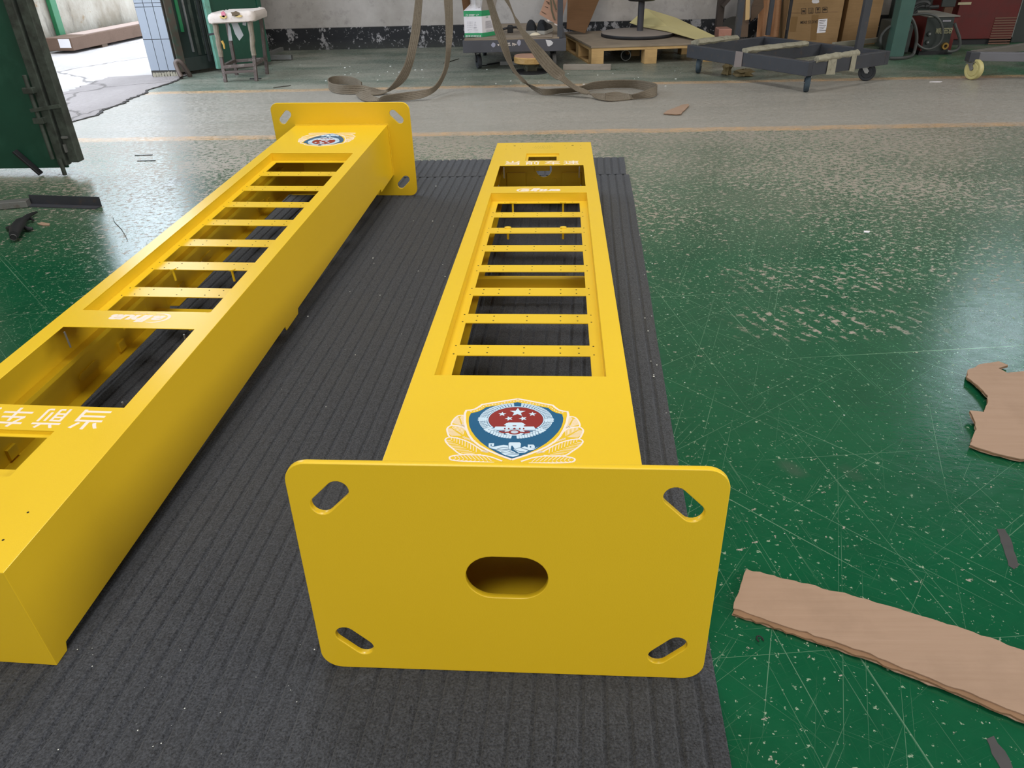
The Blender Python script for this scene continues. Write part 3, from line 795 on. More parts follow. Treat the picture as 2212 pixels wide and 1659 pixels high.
def logo():
    me = moved(text_mesh('lhua', 'logo_lettering', -.033, .077, 1.797, 1.834, .0004, .035, .25, .92), TOPZ)
    m2 = moved(text_mesh('a', 'logo_a', -.066, -.033, 1.800, 1.823, .0004, .035, .25), TOPZ)
    m3 = moved(text_mesh('TECHNOLOGY', 'logo_small', -.018, .024, 1.7865, 1.7915, .0004), TOPZ)
    f = Flat(); o, i = [], []
    for k in range(25):
        a = radians(60+245*k/24); th = .0075*sin(pi*(k+1.2)/27)**.8
        cx, cy, ru, rv = -.048, 1.8125, .0315, .0235
        p = V((cx+ru*cos(a), cy+rv*sin(a))); p.x += (p.y-cy)*.25; q = V((cx+(ru-th)*cos(a), cy+(rv-th*.75)*sin(a))); q.x += (q.y-cy)*.25
        o.append(tuple(p)); i.append(tuple(q))
    f.poly(o+i[::-1], 2)
    return [me, m2, m3, f.mesh('logo_swoosh')]
LOGO = logo()

def column(label, loc, yaw, bolts):
    r = thing('display_column', label, 'column', loc, (TILT, 0, yaw), None)
    o = link('housing', HOUS, YEL, r)
    s = o.modifiers.new('sheet', 'SOLIDIFY'); s.thickness = .0022; s.offset = -1; s.use_even_offset = True
    b = o.modifiers.new('fold', 'BEVEL'); b.width = .0013; b.segments = 2; b.limit_method = 'ANGLE'; b.angle_limit = radians(40)
    link('base_plate', PLATE, YEL, r); link('end_cap', CAP, YEL, r)
    L = dict(mat=YEL, parent=r, local=True)
    # sunk display tray
    wf = WT-TRY; mb = MB()
    mb.box(-.168, -.143, TV0, TV1, wf-.0018, wf); mb.box(.143, .168, TV0, TV1, wf-.0018, wf)
    mb.box(-.143, .143, ROWS[0][0], TV1, wf-.0018, wf); mb.box(-.143, .143, TV0, ROWS[-1][1], wf-.0018, wf)
    mb.box(-.170, -.168, TV0, TV1, wf-.0018, WT-.0024); mb.box(.168, .170, TV0, TV1, wf-.0018, WT-.0024)
    mb.box(-.170, .170, TV1, TV1+.002, wf-.0018, WT-.0024); mb.box(-.170, .170, TV0-.002, TV0, wf-.0018, WT-.0024)
    part('display_tray', mb, **L)
    for i in range(7): part('crossbar', MB().box(-.143, .143, ROWS[i+1][0], ROWS[i][1], wf-.0018, wf), **L)
    mb = MB()
    def hole(u, v, w, rr=.0021): mb.cyl((u, v, w-.001), (u, v, w+.0002), rr, 8)
    for i in range(7):
        a, b_ = ROWS[i+1][0], ROWS[i][1]
        for v in (a+.013, b_-.013):
            for u in (-.119, -.079, 0, .079, .119): hole(u, v, wf)
        for v in (a+.006, b_-.004):
            for s in (-1, 1): hole(s*.151, v, wf)
    for u in (-.119, -.079, 0, .079, .119): hole(u, ROWS[0][0]+.012, wf)
    for s in (-1, 1):
        for u, v, rr in ((.128, 2.557, .0055), (.163, 2.493, .0022), (.163, 2.557, .0022), (.100, 2.50, .0022), (.094, 2.555, .0022)): hole(s*u, v, WT, rr)
    for k in range(60):
        a = k*2.39996; rr = .0062*sqrt(k); hole(rr*cos(a), 2.525+rr*.75*sin(a), WT, .0011)
    part('screw_holes', mb, DARKHOLE, r, True, kind='stuff')
    for u, v in bolts:
        part('bolt', MB().cyl((u, v, wf), (u, v, wf+.003), .0105, 14).cyl((u, v, wf-.036), (u, v, wf), .0036, 8), **L)
    # small camera window: recessed rim
    mb = MB(); w0 = WT-.008
    for a, b_, c, d_ in ((-.069, -.059, 2.27, 2.405), (.059, .069, 2.27, 2.405), (-.059, .059, 2.27, 2.282), (-.059, .059, 2.378, 2.405)): mb.box(a, b_, c, d_, w0-.0015, w0)
    for a, b_, c, d_ in ((-.071, -.069, 2.268, 2.407), (.069, .071, 2.268, 2.407), (-.069, .069, 2.405, 2.407), (-.069, .069, 2.268, 2.27)): mb.box(a, b_, c, d_, w0-.0015, WT-.0023)
    part('window_rim', mb, **L)
    part('bracket', MB().box(-.041, .027, 2.598, 2.600, .203, .300).box(-.041, .027, 2.598, 2.62, .298, .300).cyl((-.02, 2.594, .212), (-.02, 2.598, .212), .004, 8).cyl((.006, 2.594, .212), (.006, 2.598, .212), .004, 8), bevel=.0006, **L)
    mb = MB()
    for u in (-.047, .047): mb.cyl((u, 2.612, .155), (u, 2.618, .155), .012, 14)
    part('cap_plug', mb, **L)
    for s in (-1, 1):
        part('inner_rail', MB().box(*sorted((s*.184, s*.2076)), .30, 2.6, .212, .224), **L)
        part('side_pad', MB().box(*sorted((s*.082, s*.17)), 2.60, 2.612, .12, .195), bevel=.002, **L)
        for v in (2.165, 1.885): part('stud', MB().cyl((s*.150, v, WT-.045), (s*.150, v, WT-.002), .0022, 8), ZINC, r, True)
        for v in (.55, 1.06, 1.79, 2.33):
            part('latch_plate', moved_mb(stadium(v, .150, .032, 0, .011, 6), .004, s), bevel=.001, **L)
        for v in (.46, 1.25, 1.62, 2.10): part('clip', MB().box(*sorted((s*.200, s*.2076)), v, v+.03, .122, .150), bevel=.001, **L)
    part('bottom_plate', MB().box(-.205, .205, PT, .288, WB+.004, WB+.006), **L)
    for v0 in (1.40,):
        part('cross_member', MB().box(-.207, .207, v0+.022, v0+.047, .138, .140).box(-.207, .207, v0+.020, v0+.022, WB+.010, .140).box(-.207, .207, v0-.008, v0+.022, WB+.008, WB+.010), bevel=.0006, **L)
    # weld seam between housing and plate
    rng = random.Random(5); pts = []; rad = []
    for a, b_, n in (((-HB-.001, WB), (-HB-.001, WT+.001), 34), ((-HB-.001, WT+.001), (HB+.001, WT+.001), 60), ((HB+.001, WT+.001), (HB+.001, WB), 34)):
        for k in range(n):
            t = k/n; pts.append((a[0]+(b_[0]-a[0])*t+rng.uniform(-.0007, .0007), PT+.0012, a[1]+(b_[1]-a[1])*t+rng.uniform(-.0007, .0007))); rad.append(.0030+rng.uniform(-.0008, .0012))
    part('weld_seam', MB().tube(pts, rad, 6), **L)
    # print
    for k, (me, m) in EMB.items(): link(k, me, m, r)
    for me in CHARS: link('printed_character', me, PRINTW, r)
    for n_, me in zip(('logo_lettering', 'logo_letter', 'logo_caption', 'logo_swoosh'), LOGO): link(n_, me, PRINTW, r)
    return r
def moved_mb(poly, h, s):
    """thin plate standing on the inner side wall: (v, w) outline"""
    mb = MB(); M = Matrix(((0, 0, -s, s*.2076), (1, 0, 0, 0), (0, 1, 0, 0), (0, 0, 0, 1)))
    if s < 0: poly = poly[::-1]
    return mb.prism(poly, h, M)
column('yellow steel display column lying flat, slotted base plate turned to the viewer', (-.054, .806, .0072), -.02664, [(-.091, 1.7535), (.086, 1.7535), (-.090, 1.466), (.086, 1.466)])
column('yellow steel display column lying flat, base plate at its far end', (-.886, 3.444, .0072), 3.08419, [(.09, 1.7535), (-.087, 1.7535), (.09, 1.466), (-.087, 1.466)])

# ================================================================== loose things on the near floor
def board(name, outline, th, lift, mat, label, cat, tilt=None, edge=None, seed=1, face=None):
    """torn sheet: jagged outline on the floor, with ply layers showing at the edge"""
    random.seed(seed)
    c = sum((V(p) for p in outline), V((0, 0)))/len(outline)
    t = thing(name, label, cat, (c.x, c.y, 0))
    def fz(x, y): return lift+(tilt(x, y) if tilt else 0)
    def layer(o, z0, z1):
        mb = MB(); mb.prism(o, 1)
        for v in mb.v: v.z = fz(v.x, v.y)+(z0 if v.z < .5 else z1)
        return mb
    o1 = jag(face or outline, .012, .0022 if face else .0016); o2 = jag(outline, .010, .0028); o3 = jag(outline, .012, .0022)
    part('face_sheet', layer(o1, th*.72, th), mat, t)
    part('corrugated_core', layer([((p[0]-c.x)*.995+c.x, (p[1]-c.y)*.995+c.y) for p in o2], th*.22, th*.72), edge or CARDEDGE, t)
    part('back_sheet', layer(o3, 0, th*.22), mat, t)
    return t
q = [at(*p).xy for p in ((1581, 1330), (1611, 1236), (1870, 1304), (2060, 1362), (2212, 1415), (2330, 1466), (2300, 1612), (2212, 1567), (1985, 1475), (1860, 1425))]
qf = [(p.x+(.003 if i in (0, 6, 7, 8, 9) else 0), p.y+(.010 if i in (0, 7, 9) else .007 if i in (6, 8) else 0)) for i, p in enumerate(q)]
board('cardboard_strip', [tuple(p) for p in q], .0075, .0006, CARD, 'long torn cardboard strip on the green floor, right of the near base plate', 'cardboard', lambda x, y: .004*(.5+.5*sin(x*9+2)), face=qf)
q = [(2092, 795), (2120, 781), (2160, 775), (2180, 783), (2158, 790), (2178, 800), (2212, 796), (2290, 790), (2300, 980), (2208, 985), (2150, 972), (2097, 955), (2110, 925), (2104, 905), (2094, 888), (2125, 890), (2133, 872), (2134, 855), (2112, 830), (2090, 812)]
board('torn_cardboard', [tuple(at(*p, .02).xy) for p in q], .008, .004, CARD, 'torn brown cardboard with a bitten edge at the right edge of the photo', 'cardboard', lambda x, y: .016*max(0, 1-abs(y-1.62)/.2)*max(0, 1-(x-1.02)/.25), seed=2)
q = [(1433, 248), (1440, 242), (1462, 234), (1473, 229), (1487, 227), (1488, 231), (1479, 240), (1474, 244), (1471, 249), (1460, 250)]
board('cardboard_scrap', [tuple(at(*p).xy) for p in q], .005, .004, CARD, 'small torn cardboard scrap on the grey lane, right of the slings', 'cardboard', seed=3)
q = [(81, 485), (90, 481), (108, 484), (107, 488), (93, 488)]
solo('cardboard_chip', MB().prism([tuple(at(*p).xy) for p in q], .003, Matrix.Translation((0, 0, .0005))), CARD, 'tiny pale cardboard chip beside the dark clamp on the left floor', 'scrap')
# grit and paint chips nobody would count
random.seed(11); mb = MB()
for i in range(150):
    px, py = random.choice([(random.uniform(620, 960), random.uniform(135, 176)), (random.uniform(1380, 1480), random.uniform(500, 900)), (random.uniform(1000, 1500), random.uniform(150, 190)), (random.uniform(520, 1000), random.uniform(380, 900)), (random.uniform(100, 700), random.uniform(1380, 1640)), (random.uniform(1500, 2200), random.uniform(400, 1640))])
    p = at(px, py, .0); s = random.uniform(.4, 1.1)*p.length*.0011
    z = .008 if (p.x < .24+SL*p.y and p.y < 4.0) else .0004
    mb.box(p.x-s, p.x+s*random.uniform(.3, 1), p.y-s*random.uniform(.3, 1), p.y+s, z, z+s*.5)
o = part('grit', mb, simple('pale_grit', lin(206, 208, 204), .8)); o['kind'] = 'stuff'; tag(o, 'pale grit and paint chips scattered over the floor and carpet', 'grit')
a = at(1872, 501); solo('paper_chip', MB().prism([(a.x-.014, a.y-.006), (a.x+.004, a.y-.012), (a.x+.014, a.y+.004), (a.x-.006, a.y+.010)], .002), WHITE, 'tiny pale paper chip alone on the worn green floor at right', 'paper')
# curl of swarf and dark paint patches (real thin film of tar tape)
a = at(1641, 1386); solo('swarf_curl', MB().tube([(a.x+.006*cos(t*.5), a.y+.008*sin(t*.5), .003+.0006*t) for t in range(9)], .0014, 6), BLACK, 'tiny dark metal curl on the floor beside the cardboard strip', 'swarf')
q = [(2153, 1143), (2170, 1143), (2186, 1172), (2201, 1222), (2190, 1230), (2178, 1222), (2166, 1180)]
solo('tape_remnant', MB().prism(jag([tuple(at(*p).xy) for p in q], .012, .0015), .0008), simple('black_tape_film', lin(62, 60, 60), .7, var=.3, scale=40), 'black tape remnant stuck to the green floor above the cardboard strip', 'tape')
q = [(2130, 1596), (2146, 1590), (2180, 1640), (2200, 1680), (2170, 1680)]
solo('tape_remnant', MB().prism(jag([tuple(at(*p).xy) for p in q], .012, .0025), .0008), MATS['black_tape_film'], 'grey worn tape remnant in the lower right corner of the floor', 'tape')

# ---- left side: bars and clamp by the gate
def lbar(a, b, w, h, th, mat, name, label, cat):
    a, b = V(a), V(b); d = (b-a).normalized(); n = V((d.y, -d.x, 0))
    mb = MB(); mb.bar(a+V((0, 0, th/2)), b+V((0, 0, th/2)), w, th); mb.bar(a+n*(-w/2+th/2)+V((0, 0, h/2)), b+n*(-w/2+th/2)+V((0, 0, h/2)), th, h)
    return solo(name, mb, mat, label, cat)
a, b = at(62, 444), at(214, 449)
lbar(a, b, .045, .045, .004, DKSTEEL, 'angle_iron', 'dark angle iron lying on the floor between the near gate leaf and the left column', 'steel bar')
a, b = at(-40, 455), at(62, 447)
solo('flat_bar', MB().bar(a+V((0, .01, .017)), b+V((0, .01, .017)), .05, .03), BAREST, 'pale grey steel bar on the floor, butted to the dark angle iron', 'steel bar', bevel=.002)
q0, q1 = at(90, 379), atY(31, 326, GY-.02)
solo('leaning_bar', MB().bar(q0+V((0, 0, .008)), q1, .012, .032, (0, 1, .3)), BLACK, 'short black steel bar leaning against the near green gate leaf', 'steel bar', bevel=.002)
t = thing('locking_clamp', 'black metal clamp tool lying on the floor below the angle iron', 'tool', tuple(at(40, 495)))
def fl(px, py, z): return at(px, py, z)
part('jaw', MB().tube([fl(30, 508, .03), fl(34, 495, .034), fl(44, 482, .03), fl(52, 474, .026)], [.018, .024, .022, .012], 10), BLACK, t)
part('socket', MB().lathe([(.006, .0), (.011, .0), (.013, .012), (.013, .02)], fl(30, 509, .024), (fl(30, 509, .024)-fl(34, 498, .03)), 14), ZINC, t)
part('handle', MB().tube([fl(48, 477, .026), fl(58, 468, .02), fl(68, 463, .014), fl(80, 458, .012)], [.012, .010, .008, .004], 8), BLACK, t)
part('handle', MB().tube([fl(46, 484, .024), fl(54, 492, .016), fl(63, 495, .012), fl(71, 494, .012)], [.012, .009, .009, .007], 8), BLACK, t)
part('lever', MB().tube([fl(50, 478, .024), fl(60, 473, .018), fl(67, 472, .014), fl(72, 476, .012)], [.009, .007, .007, .005], 8), BLACK, t)
part('hook', MB().tube([fl(16, 493, .008), fl(26, 492, .02), fl(34, 496, .024)], [.008, .012, .014], 8), BLACK, t)
# thread of wire near the column
solo('wire_thread', MB().tube(smooth([at(244, 470, .002), at(248, 480, .002), at(262, 495, .002), at(272, 512, .002), at(275, 520, .002)], 4), .0012, 5), BAREST, 'thin wire thread curling on the floor right of the angle iron', 'wire')
for i, (px, py) in enumerate(((310, 336), (316, 348))):
    a = at(px, py); solo('metal_shaving', MB().bar(a+V((-.05, 0, .002)), a+V((.05, .004, .002)), .008, .003), BLACK, ('upper', 'lower')[i]+' of two thin dark shavings on the bright floor inside the gate', 'shaving')

# ---- slings: webbing hanging from a hoist, looped on the floor
def sling(name, label, strands, th=.005):
    mb = MB()
    for pr in strands: mb.strip([pr[0]]+smooth_pairs(pr[1:], 4), th)
    ends = strands[0][1][0]
    t = thing(name, label, 'sling', (ends.x, ends.y, 0))
    part('webbing', mb, STRAP, t); rb = MB()
    for pr in strands:
        q = [pr[0]]+smooth_pairs(pr[1:], 4)
        for k in range(5): rb.strip([(x.lerp(y, (k+.12)/5), x.lerp(y, (k+.88)/5)) for x, y in q], th*1.5)
    part('stitched_ribs', rb, STRAP, t, kind='stuff')
    return t
c2 = lambda x, y: (540+x/4.424, y/4.424)
c3 = lambda x, y: (960+x/3.687, y/3.687)
c6 = lambda x, y: (980+x/9.217, y/9.217)
def pr(f, l, r_, Y, Y2=None): return (atY(*f(*l), Y), atY(*f(*r_), Y2 or Y))
YA = 5.98
def up(P, z): return (P[0], V((P[1].x, P[1].y, P[1].z+z)))
ptop = pr(c2, (1578, 0), (1650, 0), YA); ext = (ptop[0]+(ptop[0]-pr(c2, (1565, 120), (1640, 120), YA)[0]).normalized()*2.2, ptop[1]+(ptop[1]-pr(c2, (1565, 120), (1640, 120), YA)[1]).normalized()*2.2)
A = [ext, ptop, pr(c2, (1565, 120), (1640, 120), YA), pr(c2, (1545, 270), (1628, 290), YA), pr(c2, (1515, 440), (1600, 440), YA), pr(c2, (1480, 600), (1555, 620), YA-.01, YA+.02), pr(c2, (1420, 720), (1492, 760), YA-.02, YA+.03), pr(c2, (1330, 838), (1392, 842), YA-.02, YA+.03)]
# on the floor: the band turns on edge and runs left into a coil
def ground_edge(lo, hgt): 
    g = at(*lo, .004); return (V((g.x, g.y, g.z+hgt)), g)
def tilt_edge(lo, hi, zl, zh): return (at(*hi, zh), at(*lo, zl))
A += [tilt_edge(c2(1250, 900), c2(1262, 862), .010, .020), tilt_edge(c2(1150, 908), c2(1150, 835), .008, .045), tilt_edge(c2(1040, 898), c2(1060, 815), .006, .060)]
coil = [(1040, 898), (940, 900), (840, 893), (775, 872), (757, 842), (790, 815), (870, 806), (960, 812), (1030, 838), (1075, 868)]
A += [ground_edge(c2(*p), .066) for p in coil[1:]]
ptop = pr(c2, (1853, 0), (1937, 0), 5.95); q2 = pr(c2, (1862, 130), (1940, 130), 5.95); ext = tuple(a+(a-b).normalized()*2.2 for a, b in zip(ptop, q2))
B = [ext, ptop, q2, pr(c2, (1870, 300), (1940, 300), 5.95), pr(c2, (1872, 450), (1925, 450), 5.95), pr(c2, (1862, 600), (1904, 600), 5.95, 5.99), pr(c2, (1838, 700), (1866, 720), 5.92, 5.98), pr(c2, (1776, 806), (1802, 838), 5.85, 5.92),
     tilt_edge(c2(1700, 918), c2(1705, 850), .030, .075), tilt_edge(c2(1550, 955), c2(1560, 872), .010, .066), tilt_edge(c2(1400, 966), c2(1400, 893), .006, .062), tilt_edge(c2(1280, 970), c2(1275, 915), .006, .050), tilt_edge(c2(1200, 972), c2(1225, 935), .006, .030), tilt_edge(c2(1120, 972), c2(1140, 898), .006, .036), tilt_edge(c2(1060, 950), c2(1075, 868), .008, .050), tilt_edge(c2(1012, 905), c2(1040, 880), .012, .040)]
sling('lifting_sling', 'grey webbing sling hanging at left, looped on the lane behind the far base plate', [A, B])
YC = 5.93; YD = 5.75
ptop = pr(c6, (650, 0), (780, 0), YC); q2 = pr(c6, (735, 330), (890, 330), YC); ext = tuple(a+(a-b).normalized()*2.2 for a, b in zip(ptop, q2))
Cc = [ext, ptop, q2, pr(c6, (820, 660), (1010, 660), YC), pr(c6, (920, 900), (1085, 900), YC), pr(c6, (1010, 1130), (1140, 1130), YC, YC+.03), pr(c6, (1130, 1340), (1180, 1290), YC, YC+.05), pr(c6, (1235, 1490), (1270, 1450), YC, YC+.05), pr(c6, (1390, 1650), (1440, 1620), YC-.03, YC+.03),
      tilt_edge(c3(690, 702), c3(665, 665), .02, .05), tilt_edge(c3(790, 755), c3(770, 705), .006, .05), tilt_edge(c3(930, 742), c3(930, 703), .006, .05), tilt_edge(c3(1080, 728), c3(1075, 690), .006, .055), tilt_edge(c3(1200, 710), c3(1190, 652), .006, .066), tilt_edge(c3(1350, 700), c3(1350, 638), .006, .068), tilt_edge(c3(1500, 702), c3(1520, 637), .006, .070), tilt_edge(c3(1620, 725), c3(1650, 656), .006, .072)]
Cc += [tilt_edge(c3(1690, 752), c3(1692, 676), .006, .070), tilt_edge(c3(1650, 778), c3(1620, 712), .006, .060), tilt_edge(c3(1540, 786), c3(1510, 748), .006, .045), tilt_edge(c3(1430, 798), c3(1440, 745), .005, .030), tilt_edge(c3(1340, 806), c3(1370, 733), .005, .035), tilt_edge(c3(1280, 802), c3(1285, 742), .008, .045)]
ptop = pr(c6, (1010, 0), (1100, 0), YD); q2 = pr(c6, (1120, 170), (1215, 300), YD); ext = tuple(a+(a-b).normalized()*2.2 for a, b in zip(ptop, pr(c6, (1060, 100), (1155, 150), YD)))
D = [ext, ptop, q2, pr(c6, (1190, 330), (1300, 420), YD), pr(c6, (1250, 520), (1370, 560), YD), pr(c6, (1350, 700), (1480, 670), YD), pr(c6, (1480, 930), (1640, 840), YD), pr(c6, (1640, 1180), (1830, 1040), YD), pr(c6, (1800, 1380), (2030, 1270), YD), pr(c6, (2000, 1560), (2212, 1430), YD),
     pr(c3, (920, 640), (960, 605), YD-.02, YD), pr(c3, (1010, 700), (1045, 680), YD-.04, YD), pr(c3, (1110, 748), (1140, 722), YD-.08, YD-.04), tilt_edge(c3(1200, 782), c3(1210, 745), .012, .03), tilt_edge(c3(1280, 802), c3(1285, 742), .008, .045)]
sling('lifting_sling', 'grey webbing sling hanging right of the other, with its open loop on the lane', [Cc, D])

# ---- casters
def caster(root, foot, r, w, yaw, top, wheel=RUBBER, fork=BLACK, name='caster'):
    """wheel, fork and plate as one part with its wheel as a sub-part; foot: point on the floor"""
    f = V(foot); ax = V((cos(yaw), sin(yaw), 0)); fd = V((-sin(yaw), cos(yaw), 0)); c = V((f.x, f.y, r))
    mb = MB(); tp = top
    for s in (-1, 1):
        a = c+ax*s*(w/2+.004); b = V((f.x, f.y, tp-.012))+fd*.030+ax*s*(w/2+.004)
        mb.bar(a-fd*.0, b, .004, .030, fd)
    k = V((f.x, f.y, 0))+fd*.030
    mb.bar(V((k.x, k.y, tp-.016))-fd*.035, V((k.x, k.y, tp-.016))+fd*.035, w+.014, .010)
    mb.bar(V((k.x, k.y, tp-.003))-fd*.042, V((k.x, k.y, tp-.003))+fd*.042, .07, .006)
    mb.cyl(c-ax*(w/2+.009), c+ax*(w/2+.009), .007, 8)
    o = part(name, mb, fork, root)
    wh = MB().lathe([(.008, -w/2), (r*.62, -w/2), (r*.66, -w/2*.8), (r*.8, -w/2), (r*.94, -w/2), (r, -w/2*.6), (r, w/2*.6), (r*.94, w/2), (r*.8, w/2), (r*.66, w/2*.8), (r*.62, w/2), (.008, w/2)], c, ax, 28)
    part('wheel', wh, wheel, o)
    return o

# ---- flat trolley at the back wall
t = thing('flat_trolley', 'dark steel flat trolley with plywood deck standing behind the slings', 'trolley', (-.22, 7.5, 0))
xa, xb, y0, y1, z0, z1 = -.665, .225, 7.0, 8.15, .148, .245
part('front_beam', MB().box(xa, xb, y0, y0+.05, z0, z1), simple('scuffed_dark_beam', lin(76, 76, 82), .5, .2, var=.2, scale=9, c2=lin(150, 150, 156), thr=(.68, .76)), t, bevel=.003)
part('side_beam', MB().box(xa, xa+.05, y0+.05, y1, z0, z1), DKSTEEL, t, bevel=.003)
part('side_beam', MB().box(xb-.05, xb, y0+.05, y1, z0, z1), DKSTEEL, t, bevel=.003)
part('rear_beam', MB().box(xa+.05, xb-.05, y1-.05, y1, z0, z1), DKSTEEL, t, bevel=.003)
part('deck', MB().box(xa+.015, xb-.06, y0+.005, y1, z1, z1+.013), DUSTY, t, bevel=.002)
part('deck_sheet', MB().prism(jag([(xa+.1, y0+.02), (xb-.12, y0-.004), (xb-.10, y0+.5), (xa+.2, y0+.46)], .04, .004), .004, Matrix.Translation((0, 0, z1+.0135))), simple('dusty_sheet', lin(134, 122, 108), .9, var=.15, scale=9), t)
part('post', MB().box(.150, .195, y0+.03, y0+.075, z1-.0, 1.6), DKSTEEL, t, bevel=.003)
part('post', MB().box(.150, .195, y1-.075, y1-.03, z1, 1.6), DKSTEEL, t, bevel=.003)
part('handle_bar', MB().box(.150, .195, y0+.03, y1-.03, 1.555, 1.6), DKSTEEL, t, bevel=.003)
caster(t, (-.545, 7.15, 0), .058, .032, .35, z0, RUBBER); caster(t, (.12, 7.12, 0), .058, .032, 1.57-1.4, z0, RUBGREY); caster(t, (-.545, 7.95, 0), .058, .032, .2, z0); caster(t, (.12, 7.95, 0), .058, .032, .2, z0)
# scrawl on the beam
mb = MB()
for x0, y0_, x1, y1_ in ((870, 880, 905, 905), (905, 880, 880, 912), (1075, 860, 1125, 856), (1085, 880, 1120, 876), (1070, 905, 1140, 900), (1165, 870, 1200, 868), (1178, 850, 1172, 915), (1195, 875, 1205, 912), (1215, 860, 1205, 905), (1225, 880, 1250, 885), (1240, 870, 1236, 900)):
    mb.bar(atY(*c6(x0, y0_), 6.9985), atY(*c6(x1, y1_), 6.9985), .002, .0035, (0, 0, 1))
part('chalk_scrawl', mb, PRINTW, t, kind='stuff')
mb = MB()
for cx, cy, rx, ry in ((790, 895, 42, 48), (1300, 850, 36, 62)):
    mb.prism([tuple((atY(*c6(cx+rx*cos(k*pi/6)*(1+.2*sin(k*2.3)), cy-ry*sin(k*pi/6)), 7.0)).xz) for k in range(12)], .0012, Matrix.Translation((0, 6.9995, 0)) @ Matrix.Rotation(pi/2, 4, 'X'))
part('paint_smear', mb, simple('pale_paint_smear', lin(150, 150, 166), .6), t, kind='stuff')

ZD = .2635
# detergent carton, white and green
t = thing('detergent_carton', 'white and green printed carton with open flaps on the flat trolley', 'carton', (-.575, 7.14, ZD-.0005))
ux, uy = V((.155, -.012, 0)), V((.11, .13, 0))
o0 = V((-.652, 7.085, ZD))
def wall(o, u, h0, h1, m, name, th=.002):
    n = V((u.y, -u.x, 0)).normalized()*th
    return part(name, MB().hexa([o+V((0, 0, h0)), o+u+V((0, 0, h0)), o+u-n+V((0, 0, h0)), o-n+V((0, 0, h0)), o+V((0, 0, h1)), o+u+V((0, 0, h1)), o+u-n+V((0, 0, h1)), o-n+V((0, 0, h1))]), m, t)
H = .205
for o, u, nm in ((o0, ux, 'front_panel'), (o0+ux, uy, 'side_panel'), (o0+ux+uy, -ux, 'back_panel'), (o0+uy, -uy, 'side_panel')):
    wall(o, u, 0, H, WHITE, nm)
for o, u in ((o0, ux), (o0+ux, uy)):
    n = V((u.y, -u.x, 0)).normalized()*.0012
    wall(o+n, u, .0, .032, PGREEN, 'green_band', .001); wall(o+n, u, .162, H, PGREEN, 'green_band', .001)
def flap(a, b, c, d, nm, m=WHITE): part(nm, MB().strip([(a, b), (d, c)], .002, False), m, t)
Z = V((0, 0, 1))
f0, f1, f2, f3 = [p+Z*H for p in (o0, o0+ux, o0+ux+uy, o0+uy)]
flap(f0, f1, f1+V((-.012, .07, .035)), f0+V((.05, .075, .048)), 'top_flap')
flap(f1, f2, f2+V((.03, -.02, .11)), f1+V((.02, -.02, .12)), 'top_flap', simple('greyish_board', lin(166, 158, 152), .8))
flap(f3, f0, f0+V((-.012, .0, .12)), f3+V((-.012, -.0, .12)), 'top_flap', CARDDK)
n = V((ux.y, -ux.x, 0)).normalized()
def on_front(x, y): # crop pixels (1000,0,18.43)
    px, py = 1000+x/18.43, y/18.43; d = ray(px, py); tt = (o0+n*.0022-EYE).dot(n)/d.dot(n); return EYE+d*tt
def marks(name, segs, w, m):
    mb = MB()
    for x0, y0_, x1, y1_ in segs: mb.bar(on_front(x0, y0_), on_front(x1, y1_), w, .0006, n)
    part(name, mb, m, t, kind='stuff')
segs = []
random.seed(4)
for row in range(4):
    for c in range(4):
        x, y = 190+c*58, 880+row*68; segs += [(x-12, y-8, x+14, y-12), (x-4, y-14, x+2, y+16), (x-10, y+12, x+12, y+6)]
segs += [(440, 1010, 480, 950), (480, 950, 530, 1010), (440, 1030, 540, 1030), (470, 900, 500, 900), (478, 860, 486, 900), (505, 880, 470, 920)]
segs += [(425, 1090+k*14, 550, 1088+k*14) for k in range(3)]+[(190, 1180, 370, 1172), (190, 1205, 250, 1203), (200, 1290, 320, 1270), (430, 1180, 600, 1190), (440, 1230, 600, 1225), (460, 1300, 620, 1303)]
marks('small_print', segs, .0012, GREYINK)
segs = []
for x in (140, 205, 275, 365, 450, 520, 600, 690):
    segs += [(x-26, 1415, x+26, 1412), (x-22, 1440, x+22, 1438), (x-28, 1470, x+28, 1466), (x, 1405, x-2, 1480), (x-22, 1410, x-24, 1470)]
marks('band_lettering', segs, .0022, WHITE)
segs = [(120, 570, 120, 640), (120, 570, 200, 580), (200, 580, 210, 610), (210, 610, 120, 640), (110, 680, 215, 676), (115, 715, 215, 712), (140, 665, 135, 735), (190, 665, 190, 735)]
segs += [(250+k*30, 570, 262+k*30, 650) for k in range(7)]+[(250, 590, 490, 580), (520, 570, 560, 640), (580, 560, 640, 580), (560, 600, 620, 590)]
marks('band_symbol', segs, .0024, WHITE)
o = n; n = V((uy.y, -uy.x, 0)).normalized(); base = o0+ux
def on_front(x, y):
    px, py = 1000+x/18.43, y/18.43; d = ray(px, py); tt = (base+n*.0022-EYE).dot(n)/d.dot(n); return EYE+d*tt
marks('side_print', [(900, 840+k*26, 1110+k*8, 822+k*24) for k in range(12)]+[(930, 1200+k*32, 1200, 1172+k*30) for k in range(3)], .0016, GREYINK)
marks('side_symbol', [(910, 560, 970, 550), (915, 545, 915, 610), (970, 550, 950, 600), (915, 670, 1000, 655), (920, 700, 1000, 690)], .0024, PGREEN)
